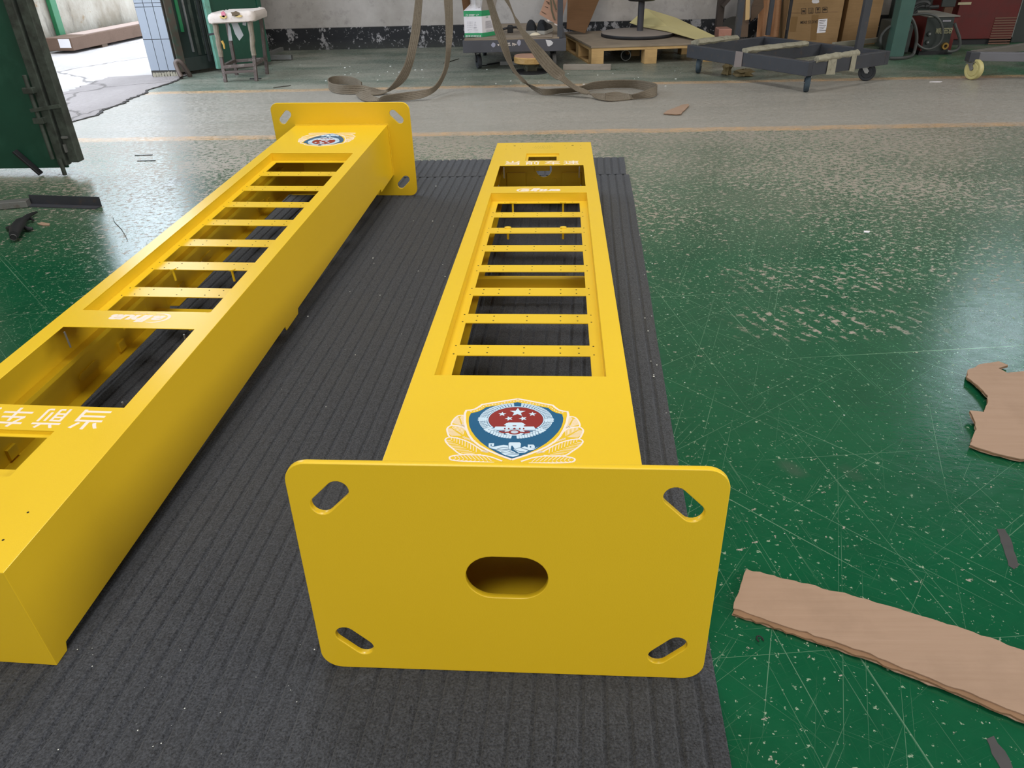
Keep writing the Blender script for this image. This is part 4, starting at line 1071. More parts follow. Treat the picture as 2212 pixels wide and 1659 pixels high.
# plastic bag standing in the open carton
mb = MB(); random.seed(9); m = 16; vs = []
for j, (z, rr) in enumerate(((H-.03, .052), (H+.03, .05), (H+.075, .045), (H+.12, .05), (H+.16, .062))):
    for i in range(m):
        a = 2*pi*i/m; q = rr*(1+.22*sin(i*2.6+j)+random.uniform(-.1, .1)); vs.append((-.545+q*cos(a)*1.05, 7.14+q*sin(a)*.8, ZD+z+random.uniform(-.006, .006)))
mb.add(vs, [(j*m+i, j*m+(i+1) % m, (j+1)*m+(i+1) % m, (j+1)*m+i) for j in range(4) for i in range(m)], True)
solo('plastic_bag', mb, PLASTIC, 'crumpled clear plastic bag sticking out of the white and green carton', 'bag')
# shoes, heels to the viewer
def shoe(c, yaw, label):
    t = thing('shoe', label, 'shoe', c, (0, 0, yaw), 'pair of black shoes')
    secs = [(-.125, .033, .066), (-.11, .043, .096), (-.07, .046, .090), (-.02, .040, .066), (.04, .045, .056), (.09, .044, .044), (.13, .028, .030), (.14, .012, .022)]
    def body(z0, f, tw):
        mb = MB(); m = 14; vs = []
        for y, w, h in secs:
            for i in range(m):
                a = 2*pi*i/m; x = w*tw*cos(a); z = z0+max(0, sin(a))**.8*(f(h))+(0 if sin(a) >= 0 else 0)
                vs.append((x, y, z))
        k = len(secs)
        mb.add(vs, [(j*m+i, (j+1)*m+i, (j+1)*m+(i+1) % m, j*m+(i+1) % m) for j in range(k-1) for i in range(m)], True)
        mb.add(vs, [tuple(range(m)), tuple((k-1)*m+i for i in range(m-1, -1, -1))]); return mb
    part('upper', body(.022, lambda h: h, 1.0), DKFABRIC, t, True)
    mb = MB(); pts = [(w*1.06, y*1.02) for y, w, h in secs]+[(-w*1.06, y*1.02) for y, w, h in secs[::-1]]
    part('sole', mb.prism(pts, .030), SOLE, t, True, bevel=.004)
g = at(1150, 73, ZD+.02); shoe((g.x-.008, 7.30, ZD), -.05, 'left black shoe of the pair, heel to the viewer, on the flat trolley')
g = at(1172, 74, ZD+.02); shoe((g.x+.024, 7.28, ZD), -.30, 'right black shoe of the pair, toe turned right, on the flat trolley')
g = at(1103, 68, ZD)
t = thing('power_adapter', 'small black adapter box standing on the flat trolley deck', 'adapter', (g.x, 7.35, ZD))
part('body', MB().box(g.x-.025, g.x+.025, 7.33, 7.37, ZD, ZD+.055), BLACK, t, bevel=.004)
part('lip', MB().box(g.x-.020, g.x+.020, 7.335, 7.365, ZD+.055, ZD+.062), RUBBER, t)
solo('cable_coil', MB().tube(smooth([(g.x-.11, 7.40, ZD+.012), (g.x-.03, 7.42, ZD+.03), (g.x+.05, 7.43, ZD+.035), (g.x+.07, 7.40, ZD+.028)], 5), .010, 8), BLACK, 'short black cable bundle behind the adapter on the flat trolley', 'cable')
g = at(1155, 77, ZD); random.seed(5)
mb = MB(); m = 12; vs = [(g.x+.01, 7.10, ZD+.026)]
for rr, z in ((.022, .018), (.042, .003)):
    for i in range(m): a = 2*pi*i/m; q = rr*random.uniform(.7, 1.2); vs.append((g.x+q*1.3*cos(a), 7.10+q*.8*sin(a), ZD+z*random.uniform(.8, 1.2)))
mb.add(vs, [(0, 1+i, 1+(i+1) % m) for i in range(m)]+[(1+i, 1+m+i, 1+m+(i+1) % m, 1+(i+1) % m) for i in range(m)]+[tuple(range(2*m, m, -1))], True)
solo('rag', mb, simple('pale_rag', lin(204, 192, 168), .9, var=.12, bump=.5, bscale=30), 'crumpled pale rag in front of the black shoes', 'rag')
# plastic scrap hanging over the front beam
p = [atY(*c6(x, y), 6.994) for x, y in ((1830, 790), (1930, 800), (1985, 850), (1960, 890), (1900, 925), (1870, 915), (1850, 860))]
mb = MB().prism([(v.x, v.z) for v in p], .003, Matrix.Translation((0, 6.996, 0)) @ Matrix.Rotation(pi/2, 4, 'X'))
solo('plastic_scrap', mb, PLASTIC, 'clear plastic scrap hanging over the front beam of the flat trolley', 'scrap')
# cardboard sheets: one hanging taped to the post, one leaning at the wall
def tilted(name, pix, Y, th, mat, label, cat, dY=0.):
    """plate whose corners lie at the given depths"""
    P = [atY(x, y, yy) for (x, y), yy in zip(pix, Y)]; nn = (P[1]-P[0]).cross(P[2]-P[0]).normalized()*th
    mb = MB(); k = len(P); mb.add(P+[q+nn for q in P], [tuple(range(k)), tuple(range(2*k-1, k-1, -1))]+[(i, k+i, k+(i+1) % k, (i+1) % k) for i in range(k)])
    if (nn.y < 0): pass
    return solo(name, mb, mat, label, cat)
Yp = 7.0
P = [atY(1177, 0, 7.10), atY(1165, 31, 7.10), atY(1210, 57, 7.10), atY(1225, 0, 7.10), atY(1225, -60, 7.14), atY(1192, -60, 7.14)]
t = thing('taped_cardboard', 'pinkish cardboard sheet taped to the trolley post, its corner hanging down', 'cardboard', tuple(P[2]))
mb = MB(); k = len(P); mb.add(P+[q+V((0, .008, 0)) for q in P], [tuple(range(k))[::-1], tuple(range(k, 2*k))]+[(i, (i+1) % k, k+(i+1) % k, k+i) for i in range(k)])
part('sheet', mb, PINKCARD, t)
mb = MB()
for pts in ([(1188, 0), (1190, 22), (1194, 36), (1197, 44)], [(1193, 0), (1197, 12), (1200, 22)], [(1208, 0), (1210, 12)]):
    mb.strip([(atY(x, y, 7.093), atY(x+3.5, y-1, 7.093)) for x, y in pts], .002)
part('string', mb, simple('grey_string', lin(96, 88, 70), .9), t)
mb = MB()
for pts in ([(1183, 42), (1187, 44), (1186, 47), (1182, 44)], [(1206, 43), (1212, 42), (1212, 52), (1207, 54)], [(1197, 50), (1204, 53), (1204, 56), (1198, 53)]):
    q = [atY(x, y, 7.096) for x, y in pts]; mb.add(q+[v+V((0, .003, 0)) for v in q], [(3, 2, 1, 0), (4, 5, 6, 7)]+[(i, (i+1) % 4, 4+(i+1) % 4, 4+i) for i in range(4)])
part('clear_tape', mb, simple('glossy_clear_tape', lin(232, 220, 212), .1), t, kind='stuff')
mb = MB()
for x0, y0_, x1, y1_ in ((1170, 25, 1180, 31), (1177, 14, 1184, 17), (1180, 3, 1187, 6), (1183, 7, 1187, 9)): mb.bar(atY(x0, y0_, 7.0985), atY(x1, y1_, 7.0985), .002, .004, (0, 0, 1))
part('print', mb, INK, t, kind='stuff')
P = [atY(1224, 62, 8.05), atY(1264, 72, 8.0), atY(1294, 0, 8.30), atY(1312, -50, 8.5), atY(1240, -50, 8.5), atY(1226, 0, 8.3)]
t = thing('leaning_cardboard', 'dark kraft cardboard sheet leaning at the wall behind the pallet', 'cardboard', tuple(P[0]))
mb = MB(); k = len(P); mb.add(P+[q+V((0, .012, .003)) for q in P], [tuple(range(k))[::-1], tuple(range(k, 2*k))]+[(i, (i+1) % k, k+(i+1) % k, k+i) for i in range(k)])
part('sheet', mb, CARDDK, t)
mb = MB(); dd = V((0, -.004, 0))
for i in range(7):
    yy = 10+i*8; f = yy/70
    mb.bar(atY(1246-i*1.0, yy, 8.31-.27*f)+dd, atY(1268-i*1.6, yy+5, 8.30-.28*f)+dd, .003, .004, (0, 0, 1))
part('print', mb, INK, t, kind='stuff')

# spool-like stand wrapped in tape
g = at(1147, 158); cx, cy = g.x, g.y+.06
t = thing('wrapped_spool', 'small tape-wrapped spool stand on a round black foot before the trolley', 'spool', (cx, cy, 0))
part('foot', MB().lathe([(0, 0), (.16, 0), (.16, .008), (.04, .014), (0, .014)], (cx, cy, 0), n=36), BLACK, t)
mb = MB().lathe([(.05, .012), (.062, .03), (.072, .055), (.088, .078)], (cx, cy, 0), n=28)
random.seed(2)
for v in mb.v: v.x += random.uniform(-.006, .006); v.y += random.uniform(-.006, .006)
part('neck', mb, simple('crumpled_foil', lin(150, 146, 124), .2, .7, var=.3, scale=30, bump=.9, bscale=40), t)
part('rim', MB().lathe([(.088, .07), (.138, .075), (.146, .082), (.148, .122), (.140, .130)], (cx, cy, 0), n=36), TAPE, t)
part('top_board', MB().lathe([(0, .128), (.141, .128), (.141, .134), (0, .134)], (cx, cy, 0), n=36), PINKCARD, t)
p = at(1080, 141); solo('grey_block', MB().box(p.x, p.x+.17, p.y, p.y+.05, 0, .032), simple('pale_grey_block', lin(160, 160, 160), .7), 'pale grey steel block on the floor under the flat trolley', 'block', bevel=.002)
p = at(1052, 142); solo('floor_bracket', MB().bar(at(1038, 143)+V((0, 0, .004)), p+V((0, 0, .004)), .015, .008).bar(p+V((0, 0, .01)), at(1110, 133)+V((0, 0, .01)), .012, .012), BLACK, 'thin dark rod lying under the flat trolley', 'rod')

# ---- pallet, stand and the things on it
pa, pb = at(1277, 141).xy, at(1305, 141).xy
t = thing('pallet', 'dusty wooden pallet with block feet standing between the two trolleys', 'pallet', (.9, 7.6, 0))
cx0, cy0 = .455, 7.17; ang = .075; ex, ey = V((cos(ang), sin(ang), 0)), V((-sin(ang)-.12, cos(ang), 0))
def pl(u, v, z): q = V((cx0, cy0, 0))+ex*u+ey*v; return V((q.x, q.y, z))
def pbox(u0, u1, v0, v1, z0_, z1_): return MB().hexa([pl(u0, v0, z0_), pl(u1, v0, z0_), pl(u1, v1, z0_), pl(u0, v1, z0_), pl(u0, v0, z1_), pl(u1, v0, z1_), pl(u1, v1, z1_), pl(u0, v1, z1_)])
Lx, Ly = 1.12, 1.10
part('top_board', pbox(-.005, Lx, -.005, Ly, .142, .160), DUSTY, t, bevel=.002)
part('front_rail', pbox(0, Lx, 0, .10, .118, .141), PINE, t, bevel=.002)
part('side_rail', pbox(0, .10, .10, Ly, .118, .141), PINE, t, bevel=.002)
for u in (0, .475, .98):
    for v in (0, .48, .98): part('block', pbox(u, u+.11, v, v+.10, .012 if u == 0 else 0, .118), PINE, t, bevel=.002)
part('bottom_slat', pbox(0, .11, 0, Ly, 0, .012), PINE, t)
c = at(1378, 76, .17); 
t = thing('pedestal_stand', 'round dark steel pedestal base with pole standing on the pallet', 'stand', (.93, 7.84, .160))
part('base_disc', MB().lathe([(0, 0), (.34, 0), (.345, .004), (.345, .030), (.34, .034), (0, .034)], (.93, 7.84, .160), n=56), simple('dusty_dark_disc', lin(132, 122, 114), .8, 0., var=.12, scale=8), t)
part('rim_band', MB().lathe([(.346, .002), (.3475, .004), (.3475, .028), (.346, .030)], (.93, 7.84, .160), n=56), BLACK, t)
part('pole', MB().cyl((.96, 7.92, .194), (.96, 7.92, 1.1), .030, 20), simple('dark_grey_pole', lin(64, 64, 70), .45, .3, var=.1), t)
part('pole_head', MB().lathe([(.03, 0), (.12, .006), (.14, .02), (.14, .05), (.03, .06)], (.96, 7.92, .445), n=28), BLACK, t)
# cream sheet leaning over the pallet
P0 = [(1360, 49), (1395, 18), (1460, 38), (1545, 78), (1520, 90), (1440, 67), (1388, 58)]
Ys = [8.30, 8.45, 8.25, 7.5, 7.25, 7.75, 8.15]
mb = MB(); P = [atY(x, y, yy) for (x, y), yy in zip(P0, Ys)]; k = len(P); cc = sum(P, V((0, 0, 0)))/k; 
vs = P+[cc]+[q+V((0, .006, -.004)) for q in P]+[cc+V((0, .006, -.004))]
mb.add(vs, [(k, (i+1) % k, i) for i in range(k)]+[(2*k+1, k+1+i, k+1+(i+1) % k) for i in range(k)]+[(i, (i+1) % k, k+1+(i+1) % k, k+1+i) for i in range(k)])
solo('cream_sheet', mb, CREAM, 'bent cream yellow sheet leaning from the wall across the pallet corner', 'sheet')
g = at(1352, 133)
solo('grey_pipe', MB().lathe([(.040, 0), (.046, 0), (.046, .5), (.040, .5), (.040, 0)], (g.x, g.y+.03, .0475), (.12, 1, 0), 24), simple('grey_plastic_pipe', lin(128, 132, 130), .5), 'short grey plastic pipe lying under the wooden pallet', 'pipe')
a, b = at(1217, 151), at(1320, 151)
solo('timber_strip', MB().bar(a+V((0, .02, .021)), b+V((0, .02, .021)), .05, .042), GREYWOOD, 'weathered timber strip on the floor before the wooden pallet', 'timber', bevel=.002)

# ---- open frame trolley in the middle
N_, L_, R_ = V((1.882, 5.69, 0)), V((1.205, 6.70, 0)), V((2.62, 6.14, 0)); B_ = L_+R_-N_
t = thing('frame_trolley', 'open dark steel frame trolley on casters with taped foam pads', 'trolley', (1.9, 6.4, 0))
zb, zt = .118, .213
def beam(a, b, nm, w=.045, zb=zb, zt=zt, m=DKSTEEL): return part(nm, MB().bar(V((a.x, a.y, (zb+zt)/2)), V((b.x, b.y, (zb+zt)/2)), w, zt-zb), m, t, bevel=.003)
dnl, dnr = (L_-N_).normalized(), (R_-N_).normalized(); e = .0225
beam(N_+dnr*e, L_+dnr*e, 'side_beam'); beam(R_-dnr*e, B_-dnr*e, 'side_beam')
beam(N_+dnl*e+dnr*.045, R_+dnl*e-dnr*.045, 'end_beam'); beam(L_-dnl*e+dnr*.045, B_-dnl*e-dnr*.045, 'end_beam')
m0, m1 = N_.lerp(L_, .50)+dnr*.045, R_.lerp(B_, .50)-dnr*.045; beam(m0, m1, 'cross_beam', zb=.125)
def pad(a, b, nm, w, seed):
    random.seed(seed); n = 14; prs = []; a, b = V(a), V(b); sd = V((-(b-a).y, (b-a).x, 0)).normalized()*w/2
    mb = MB(); vs = []; m = 10
    for i in range(n):
        c = a.lerp(b, i/(n-1)); k = 1+random.uniform(-.12, .12)
        for j in range(m):
            an = 2*pi*j/m; vs.append(c+sd*cos(an)*k+V((0, 0, zt+.012+.023*sin(an)*k+random.uniform(-.005, .005))))
    mb.add(vs, [(i*m+j, i*m+(j+1) % m, (i+1)*m+(j+1) % m, (i+1)*m+j) for i in range(n-1) for j in range(m)], True)
    mb.add(vs, [tuple(range(m))[::-1], tuple((n-1)*m+j for j in range(m))])
    return part(nm, mb, FOAM, t)
pad(m0.lerp(m1, -.04), m0.lerp(m1, .80), 'foam_pad', .075, 1); pad(L_+dnr*.06-dnl*.02, L_.lerp(B_, .62), 'foam_pad', .085, 2); pad(N_.lerp(R_, .08), N_.lerp(R_, .60)+dnl*.02, 'foam_pad', .045, 3)
# tape tails over the beams
for a_, b_, s in ((N_.lerp(L_, .50), N_.lerp(L_, .56), 1), (N_.lerp(R_, .22), N_.lerp(R_, .32), 2), (N_.lerp(R_, .50), N_.lerp(R_, .56), 3)):
    nn = (dnr*-1 if s == 1 else dnl*-1)*.004
    part('tape_wrap', MB().strip([(a_+nn+V((0, 0, zt+.006)), b_+nn+V((0, 0, zt+.006))), (a_+nn*1.4+V((0, 0, zb+.04)), b_+nn*1.4+V((0, 0, zb+.05))), (a_+nn+V((0, 0, zb-.006)), b_+nn*2+V((0, 0, zb-.012)))], .003), FOAM if s != 1 else simple('mauve_tape', lin(128, 118, 116), .5, bump=.5, bscale=40), t)
for q, nm in ((N_+dnr*.035-dnl*.002, 'rust_patch'), (L_+dnr*.02, 'rust_patch')):
    pass
def post(px0, py0, px1, py1, w, d, nm, m=DKSTEEL, base=None):
    """upright on the frame seen from (px0, py0) at its foot to (px1, py1) higher up"""
    f = at(px0, py0, zt if base is None else base); tp = atY(px1, py1, f.y); dr = (tp-f); k = 1.5/dr.z
    dr = V((0, 0, 1))
    return part(nm, MB().bar(f+V((0, 0, 0)), f+dr*1.3, w, d, (0, 1, 0)), m, t, bevel=.002)
post(1592, 80, 1600, 0, .05, .05, 'post'); post(1658, 76, 1663, 0, .035, .035, 'post'); post(1853, 112, 1872, 0, .05, .05, 'post')
f = at(1696, 92, .16); part('post', MB().bar(f, f+V((0, 0, 1.2)), .022, .022).bar(f-V((0, 0, .0)), f+V((0, 0, .10)), .055, .012), BLACK, t)
caster(t, at(1743, 200)+V((0, .03, 0)), .060, .034, -.25, zb, BLUER, ZINC); caster(t, at(1508, 158), .060, .032, -.35, zb, BLUER, ZINC); caster(t, at(1872, 176)+V((0, .03, 0)), .062, .034, 1.25, zb, RUBBER, ZINC); caster(t, B_+V((0, -.05, 0)), .060, .034, .3, zb, RUBBER, ZINC)
# dirty lump of gloves under it
for (px, py, w, h, nm, lab, s) in ((1572, 164, .05, .085, 'work_glove', 'upright yellowed work glove on the floor under the frame trolley', 1), (1608, 166, .10, .05, 'work_glove', 'flattened yellowed work glove on the floor under the frame trolley', 2)):
    g = at(px, py); random.seed(s); mb = MB().lathe([(.3*w, 0), (w*.8, h*.1), (w*.6, h*.45), (w*.75, h*.8), (w*.3, h), (0, h)], (g.x, g.y+.05, 0), n=14)
    for v in mb.v: v.x += random.uniform(-.2, .2)*w; v.y += random.uniform(-.2, .2)*w; v.z = max(0, v.z+random.uniform(-.1, .1)*h)
    solo(nm, mb, simple('yellowed_leather', lin(112, 98, 66), .9, var=.25, scale=20, bump=.5), lab, 'glove', group='work gloves under the frame trolley')

# ---- things stacked at the back behind the frame trolley
def upright(name, px, py, w, d, h, mat, label, cat, Yoff=0):
    g = at(px, py); return solo(name, MB().box(g.x-w/2, g.x+w/2, g.y+Yoff, g.y+Yoff+d, 0, h), mat, label, cat, bevel=.002)
Yk = 8.30
def rectY(x0, x1, z0_, z1_, Y, d): return MB().box(x0, x1, Y, Y+d, z0_, z1_)
xl = atY(1549, 40, Yk).x; xr = atY(1563, 40, Yk).x
solo('brown_post', rectY(xl, xr, 0, 2.4, Yk, .08), DKBROWN, 'dark brown upright post by the wall behind the cream sheet', 'post', bevel=.003)
a, b = atY(1560, 14, Yk-.04), atY(1592, -22, Yk-.04)
solo('slanted_batten', MB().bar(a-V((0, 0, 0)), b+(b-a)*1.5, .03, .05, (0, 1, 0)), DKBROWN, 'dark batten slanting up from the brown post', 'batten')
solo('timber_plank', MB().hexa([atY(1600, 80, 7.5)*1+V((0, 0, 0))]+[atY(1615, 80, 7.5), atY(1615, 80, 7.5)+V((0, .05, 0)), atY(1600, 80, 7.5)+V((0, .05, 0)), atY(1611, -40, 8.5), atY(1624, -40, 8.5), atY(1624, -40, 8.5)+V((0, .05, 0)), atY(1611, -40, 8.5)+V((0, .05, 0))]), DKWOOD, 'brown timber plank leaning at the wall behind the frame trolley', 'plank')
mb = MB(); P = [atY(1610, 44, 7.7), atY(1619, 42, 7.7), atY(1621, -30, 7.72), atY(1612, -30, 7.72)]
mb.add(P+[q+V((0, .006, 0)) for q in P], [(0, 1, 2, 3)[::-1], (4, 5, 6, 7)]+[(i, (i+1) % 4, 4+(i+1) % 4, 4+i) for i in range(4)])
solo('tan_strip', mb, simple('tan_strip_board', lin(190, 158, 110), .7, var=.06), 'narrow light tan board strip hanging in front of the timber plank', 'strip')
mb = MB(); P = [atY(1622, 46, 7.9), atY(1634, 36, 7.9), atY(1650, 16, 7.9), atY(1648, -30, 7.9), atY(1640, -30, 7.9), atY(1624, 14, 7.9)]
k = 6; mb.add(P+[q+V((0, .02, 0)) for q in P], [tuple(range(k))[::-1], tuple(range(k, 2*k))]+[(i, (i+1) % k, k+(i+1) % k, k+i) for i in range(k)])
solo('dark_offcut', mb, DKWOOD, 'dark broken board offcut slanting beside the tan strip', 'board')
g0, g1 = atY(1552, 80, 8.0), atY(1582, 62, 8.0)
random.seed(6); mb = MB().box(g0.x, g1.x, 8.0, 8.2, g0.z, g1.z)
solo('pink_bundle', rectY(g0.x, g1.x, 0, g1.z, 8.0, .2), simple('pink_wrapped_film', lin(178, 128, 112), .3, var=.15, scale=20, bump=.8, bscale=25), 'film-wrapped pink bundle by the foot of the brown post', 'bundle', bevel=.01)
mb = MB(); c = atY(1578, 62, 8.4)
solo('grinding_disc', MB().lathe([(0, 0), (.13, 0), (.13, .008), (0, .008)], (c.x+.03, 8.42, c.z-.02), (0, -1, .15), 28), simple('dark_grey_disc', lin(70, 68, 64), .7), 'dark round disc standing behind the pink bundle', 'disc')
# leaning kraft sheet with waves
prs = []
for px, dy in ((1637, 0), (1648, .06), (1658, -.03), (1668, .08), (1678, 0), (1684, .03)):
    a = at(px, 82, .0); prs.append((atY(px-3, 80, 8.05+dy*.8), atY(px+8, -40, 8.50+dy*.8)))
solo('kraft_sheet', MB().strip(smooth_pairs(prs, 4), .006), m_card('kraft_sheet_board', (158, 116, 84), (178, 138, 104)), 'wavy kraft sheet leaning between the timber plank and the big carton', 'cardboard')
# cartons
def carton(name, c0, ex_, ey_, h, label, tapes=()):
    t = thing(name, label, 'carton', tuple(c0)); c0 = V(c0); ex_, ey_ = V(ex_), V(ey_); Z = V((0, 0, h))
    part('body', MB().hexa([c0, c0+ex_, c0+ex_+ey_, c0+ey_, c0+Z, c0+ex_+Z, c0+ex_+ey_+Z, c0+ey_+Z]), CARD2, t, bevel=.004)
    return t
f0, f1 = at(1692, 88), at(1808, 92); Yc = 7.98
c0 = V((atY(1692, 88, Yc).x, Yc, 0)); wd = atY(1806, 92, Yc).x-c0.x
t = carton('big_carton', c0, (wd, -.02, 0), (.08, .5, 0), .62, 'big tan carton with handling symbols and a white label behind the frame trolley')
def fr(px, py): d = ray(px, py); n_ = V((-.02, -wd, 0)).normalized(); return EYE+d*((c0+n_*.0015-EYE).dot(n_)/d.dot(n_))
def quad(name, pts, m, parent, th=.0008):
    P = [fr(*p) for p in pts]; k = len(P); o = V((0, th, 0)); mb = MB().add(P+[q+o for q in P], [tuple(range(k))[::-1], tuple(range(k, 2*k))]+[(i, (i+1) % k, k+(i+1) % k, k+i) for i in range(k)]); part(name, mb, m, parent)
c5 = lambda x, y: (1560+x/8.296, y/8.296)
quad('white_label', [c5(*p) for p in ((1728, 345), (1886, 335), (1872, 470), (1850, 580), (1692, 596), (1712, 470))], WHITE, t)
quad('torn_label', [c5(*p) for p in ((1615, 0), (1735, 0), (1740, 40), (1700, 62), (1625, 60), (1605, 30))], simple('torn_white_label', lin(214, 208, 210), .5, bump=.4), t)
quad('flap_edge', [c5(*p) for p in ((1190, 232), (2075, 208), (2075, 216), (1190, 240))], CARDEDGE, t)
for x0, x1, y0_, y1_ in ((1240, 1390, 300, 570), (1610, 1760, 270, 720)): quad('packing_tape', [c5(x0, y0_), c5(x0+120, y0_-5), c5(x0+75, y1_-5), c5(x0-30, y1_)], simple('old_tape', lin(128, 98, 60), .35, var=.1), t, .0005)
mb = MB(); 
def seg(a, b, w=.0035): mb.bar(fr(*c5(*a)), fr(*c5(*b)), .0012, w, (0, 0, 1))
for i, (x, y) in enumerate(((1460, 200), (1588, 192), (1716, 184), (1842, 178))):
    w, h = 40, 50; q = [(x-w, y-h+4), (x+w, y-h), (x+w, y+h-4), (x-w, y+h)]
    for k in range(4): seg(q[k], q[(k+1) % 4])
    if i == 0: seg((x-20, y-20), (x+20, y+20), .008); seg((x+20, y-20), (x-20, y+20), .008); seg((x-25, y), (x+25, y), .006)
    if i == 1: seg((x-15, y-28), (x-15, y+28)); seg((x+15, y-28), (x+15, y+28)); seg((x-24, y+36), (x+24, y+34))
    if i == 2: seg((x-18, y-26), (x+18, y-28), .010); seg((x-14, y-12), (x+14, y-14), .012); seg((x, y-10), (x, y+28)); seg((x-16, y+32), (x+16, y+30))
    if i == 3: seg((x-28, y-4), (x, y-26), .008); seg((x, y-26), (x+28, y-6), .008); seg((x-28, y-4), (x+28, y-6), .010); seg((x, y-6), (x, y+24))
for k in range(7): seg((1740+k*0, 370+k*30), (1860-(k % 3)*22, 362+k*30), .004)
part('handling_symbols', mb, INK, t, kind='stuff')
a, b, c = fr(*c5(1400, 428)), fr(*c5(1700, 415)), fr(*c5(1405, 375))
me = text_mesh('MEAS: 53.5X45', 'carton_print', 0, (b-a).length, 0, (c-a).length, .001, .01)
Xd = (b-a).normalized(); Yd = V((0, 0, 1)); Zd = Xd.cross(Yd).normalized(); MM = Matrix((Xd, Yd, Zd)).transposed().to_4x4(); MM.translation = a
me.transform(MW[t.name].inverted() @ MM); link('carton_print', me, INK, t)
c1 = V((atY(1817, 90, 8.1).x, 8.1, 0)); w1 = atY(1893, 88, 8.1).x-c1.x
carton('second_carton', c1, (w1, .02, 0), (0, .45, 0), .66, 'tan carton behind the right post of the frame trolley, next to the big one')
solo('pale_rail', MB().bar(at(1800, 97, .05), at(1905, 85, .05)+V((0, .0, 0)), .04, .04), simple('pale_grey_rail', lin(142, 138, 124), .7), 'pale steel rail lying on the floor in front of the cartons', 'rail', bevel=.002)

# ---- green column and welding machines on the right
g = at(1925, 128); 
solo('steel_column', MB().box(g.x-.02, g.x+.10, g.y, g.y+.12, 0, 3.2), COLG, 'green painted steel column standing in front of the black welding machine', 'column', bevel=.003)
def mach(name, label, x0, x1, Y, d, z0_, z1_, bodym, slope=0.):
    t = thing(name, label, 'welding machine', ((x0+x1)/2, Y, 0))
    part('case', MB().hexa([(x0, Y, z0_), (x1, Y, z0_), (x1, Y+d, z0_), (x0, Y+d, z0_), (x0, Y+slope, z1_), (x1, Y+slope, z1_), (x1, Y+d, z1_), (x0, Y+d, z1_)]), bodym, t, bevel=.006); return t
Yw = 7.40; X = lambda px, py, Y: atY(px, py, Y)
p0, p1 = X(1931, 122, Yw), X(1976, 51, Yw)
t = mach('black_welder', 'small black welding machine with louvred front behind the green column', p0.x, p1.x, Yw, .45, .02, p1.z, MBLACK)
part('feet', MB().box(p0.x+.02, p0.x+.05, Yw+.05, Yw+.40, 0, .02).box(p1.x-.05, p1.x-.02, Yw+.05, Yw+.40, 0, .02), RUBBER, t)
part('panel', MB().box(p0.x+.02, p1.x-.03, Yw-.006, Yw, .20, p1.z-.03), simple('grey_panel', lin(70, 72, 70), .5), t)
for k in range(8): part('louvre', MB().box(p0.x+.03, p1.x-.04, Yw-.008, Yw, .05+k*.017, .05+k*.017+.008), BLACK, t)
part('knob', MB().lathe([(.016, 0), (.014, .012), (0, .012)], (p1.x-.07, Yw-.006, p1.z-.10), (0, -1, 0), 14), ZINC, t)
part('handle', MB().tube(smooth([(p0.x+.05, Yw+.02, p1.z-.01), (p0.x+.06, Yw, p1.z+.05), (p1.x-.06, Yw, p1.z+.05), (p1.x-.05, Yw+.02, p1.z-.01)], 5), .011, 8), BLACK, t)
p0, p1 = X(1985, 118, Yw), X(2058, 36, Yw)
t = mach('red_welder', 'red wire feeder with slanted black front panel beside the black machine', p0.x, p1.x+.06, Yw, .5, .03, p1.z, RED)
part('base', MB().box(p0.x-.01, p1.x+.07, Yw-.01, Yw+.5, 0, .03), BLACK, t)
q = [X(2004, 38, Yw-.004), X(2063, 36, Yw-.004), X(2045, 117, Yw-.004), X(1989, 119, Yw-.004)]; q = [V((v.x, Yw-.002, max(v.z, .03))) for v in q]
mb = MB(); mb.add(q+[v+V((0, .004, 0)) for v in q], [(0, 1, 2, 3), (7, 6, 5, 4)]+[(i, 4+i, 4+(i+1) % 4, (i+1) % 4) for i in range(4)]); part('front_panel', mb, MBLACK, t)
part('lid', MB().box(p0.x, p1.x+.06, Yw-.01, Yw+.5, p1.z, p1.z+.008), simple('dusty_lid', lin(128, 126, 118), .8), t)
for (px, py, r_) in ((2007, 73, .022), (2003, 91, .020)):
    v = X(px, py, Yw-.004); part('knob', MB().lathe([(r_, 0), (r_*.8, .016), (0, .016)], (v.x, Yw-.003, v.z), (0, -1, 0), 16), MBLACK, t)
    part('knob_cap', MB().lathe([(r_*.4, 0), (r_*.35, .003), (0, .003)], (v.x, Yw-.019, v.z), (0, -1, 0), 12), ZINC, t)
v = X(2040, 99, Yw); part('socket', MB().lathe([(.014, 0), (.014, .02), (.028, .02), (.030, .0)], (v.x, Yw-.004, v.z), (0, -1, 0), 20), BRASS, t)
def label_on(body, pa_, pb_, hz, Y, par, m, nm, bold=.02):
    a, b = X(*pa_, Y), X(*pb_, Y); me = text_mesh(body, nm, 0, b.x-a.x, 0, hz, .001, bold, .2)
    MM = Matrix(((1, 0, 0, a.x), (0, 0, -1, Y), (0, 1, 0, a.z), (0, 0, 0, 1))); me.transform(MW[par.name].inverted() @ MM); link(nm, me, m, par)
label_on('WIRE FEEDER', (2020, 73), (2056, 72), .045, Yw-.0045, t, simple('cream_print', lin(150, 146, 116), .6), 'panel_lettering')
label_on('------', (2036, 47), (2054, 46), .012, Yw-.0045, t, GREYINK, 'panel_mark')
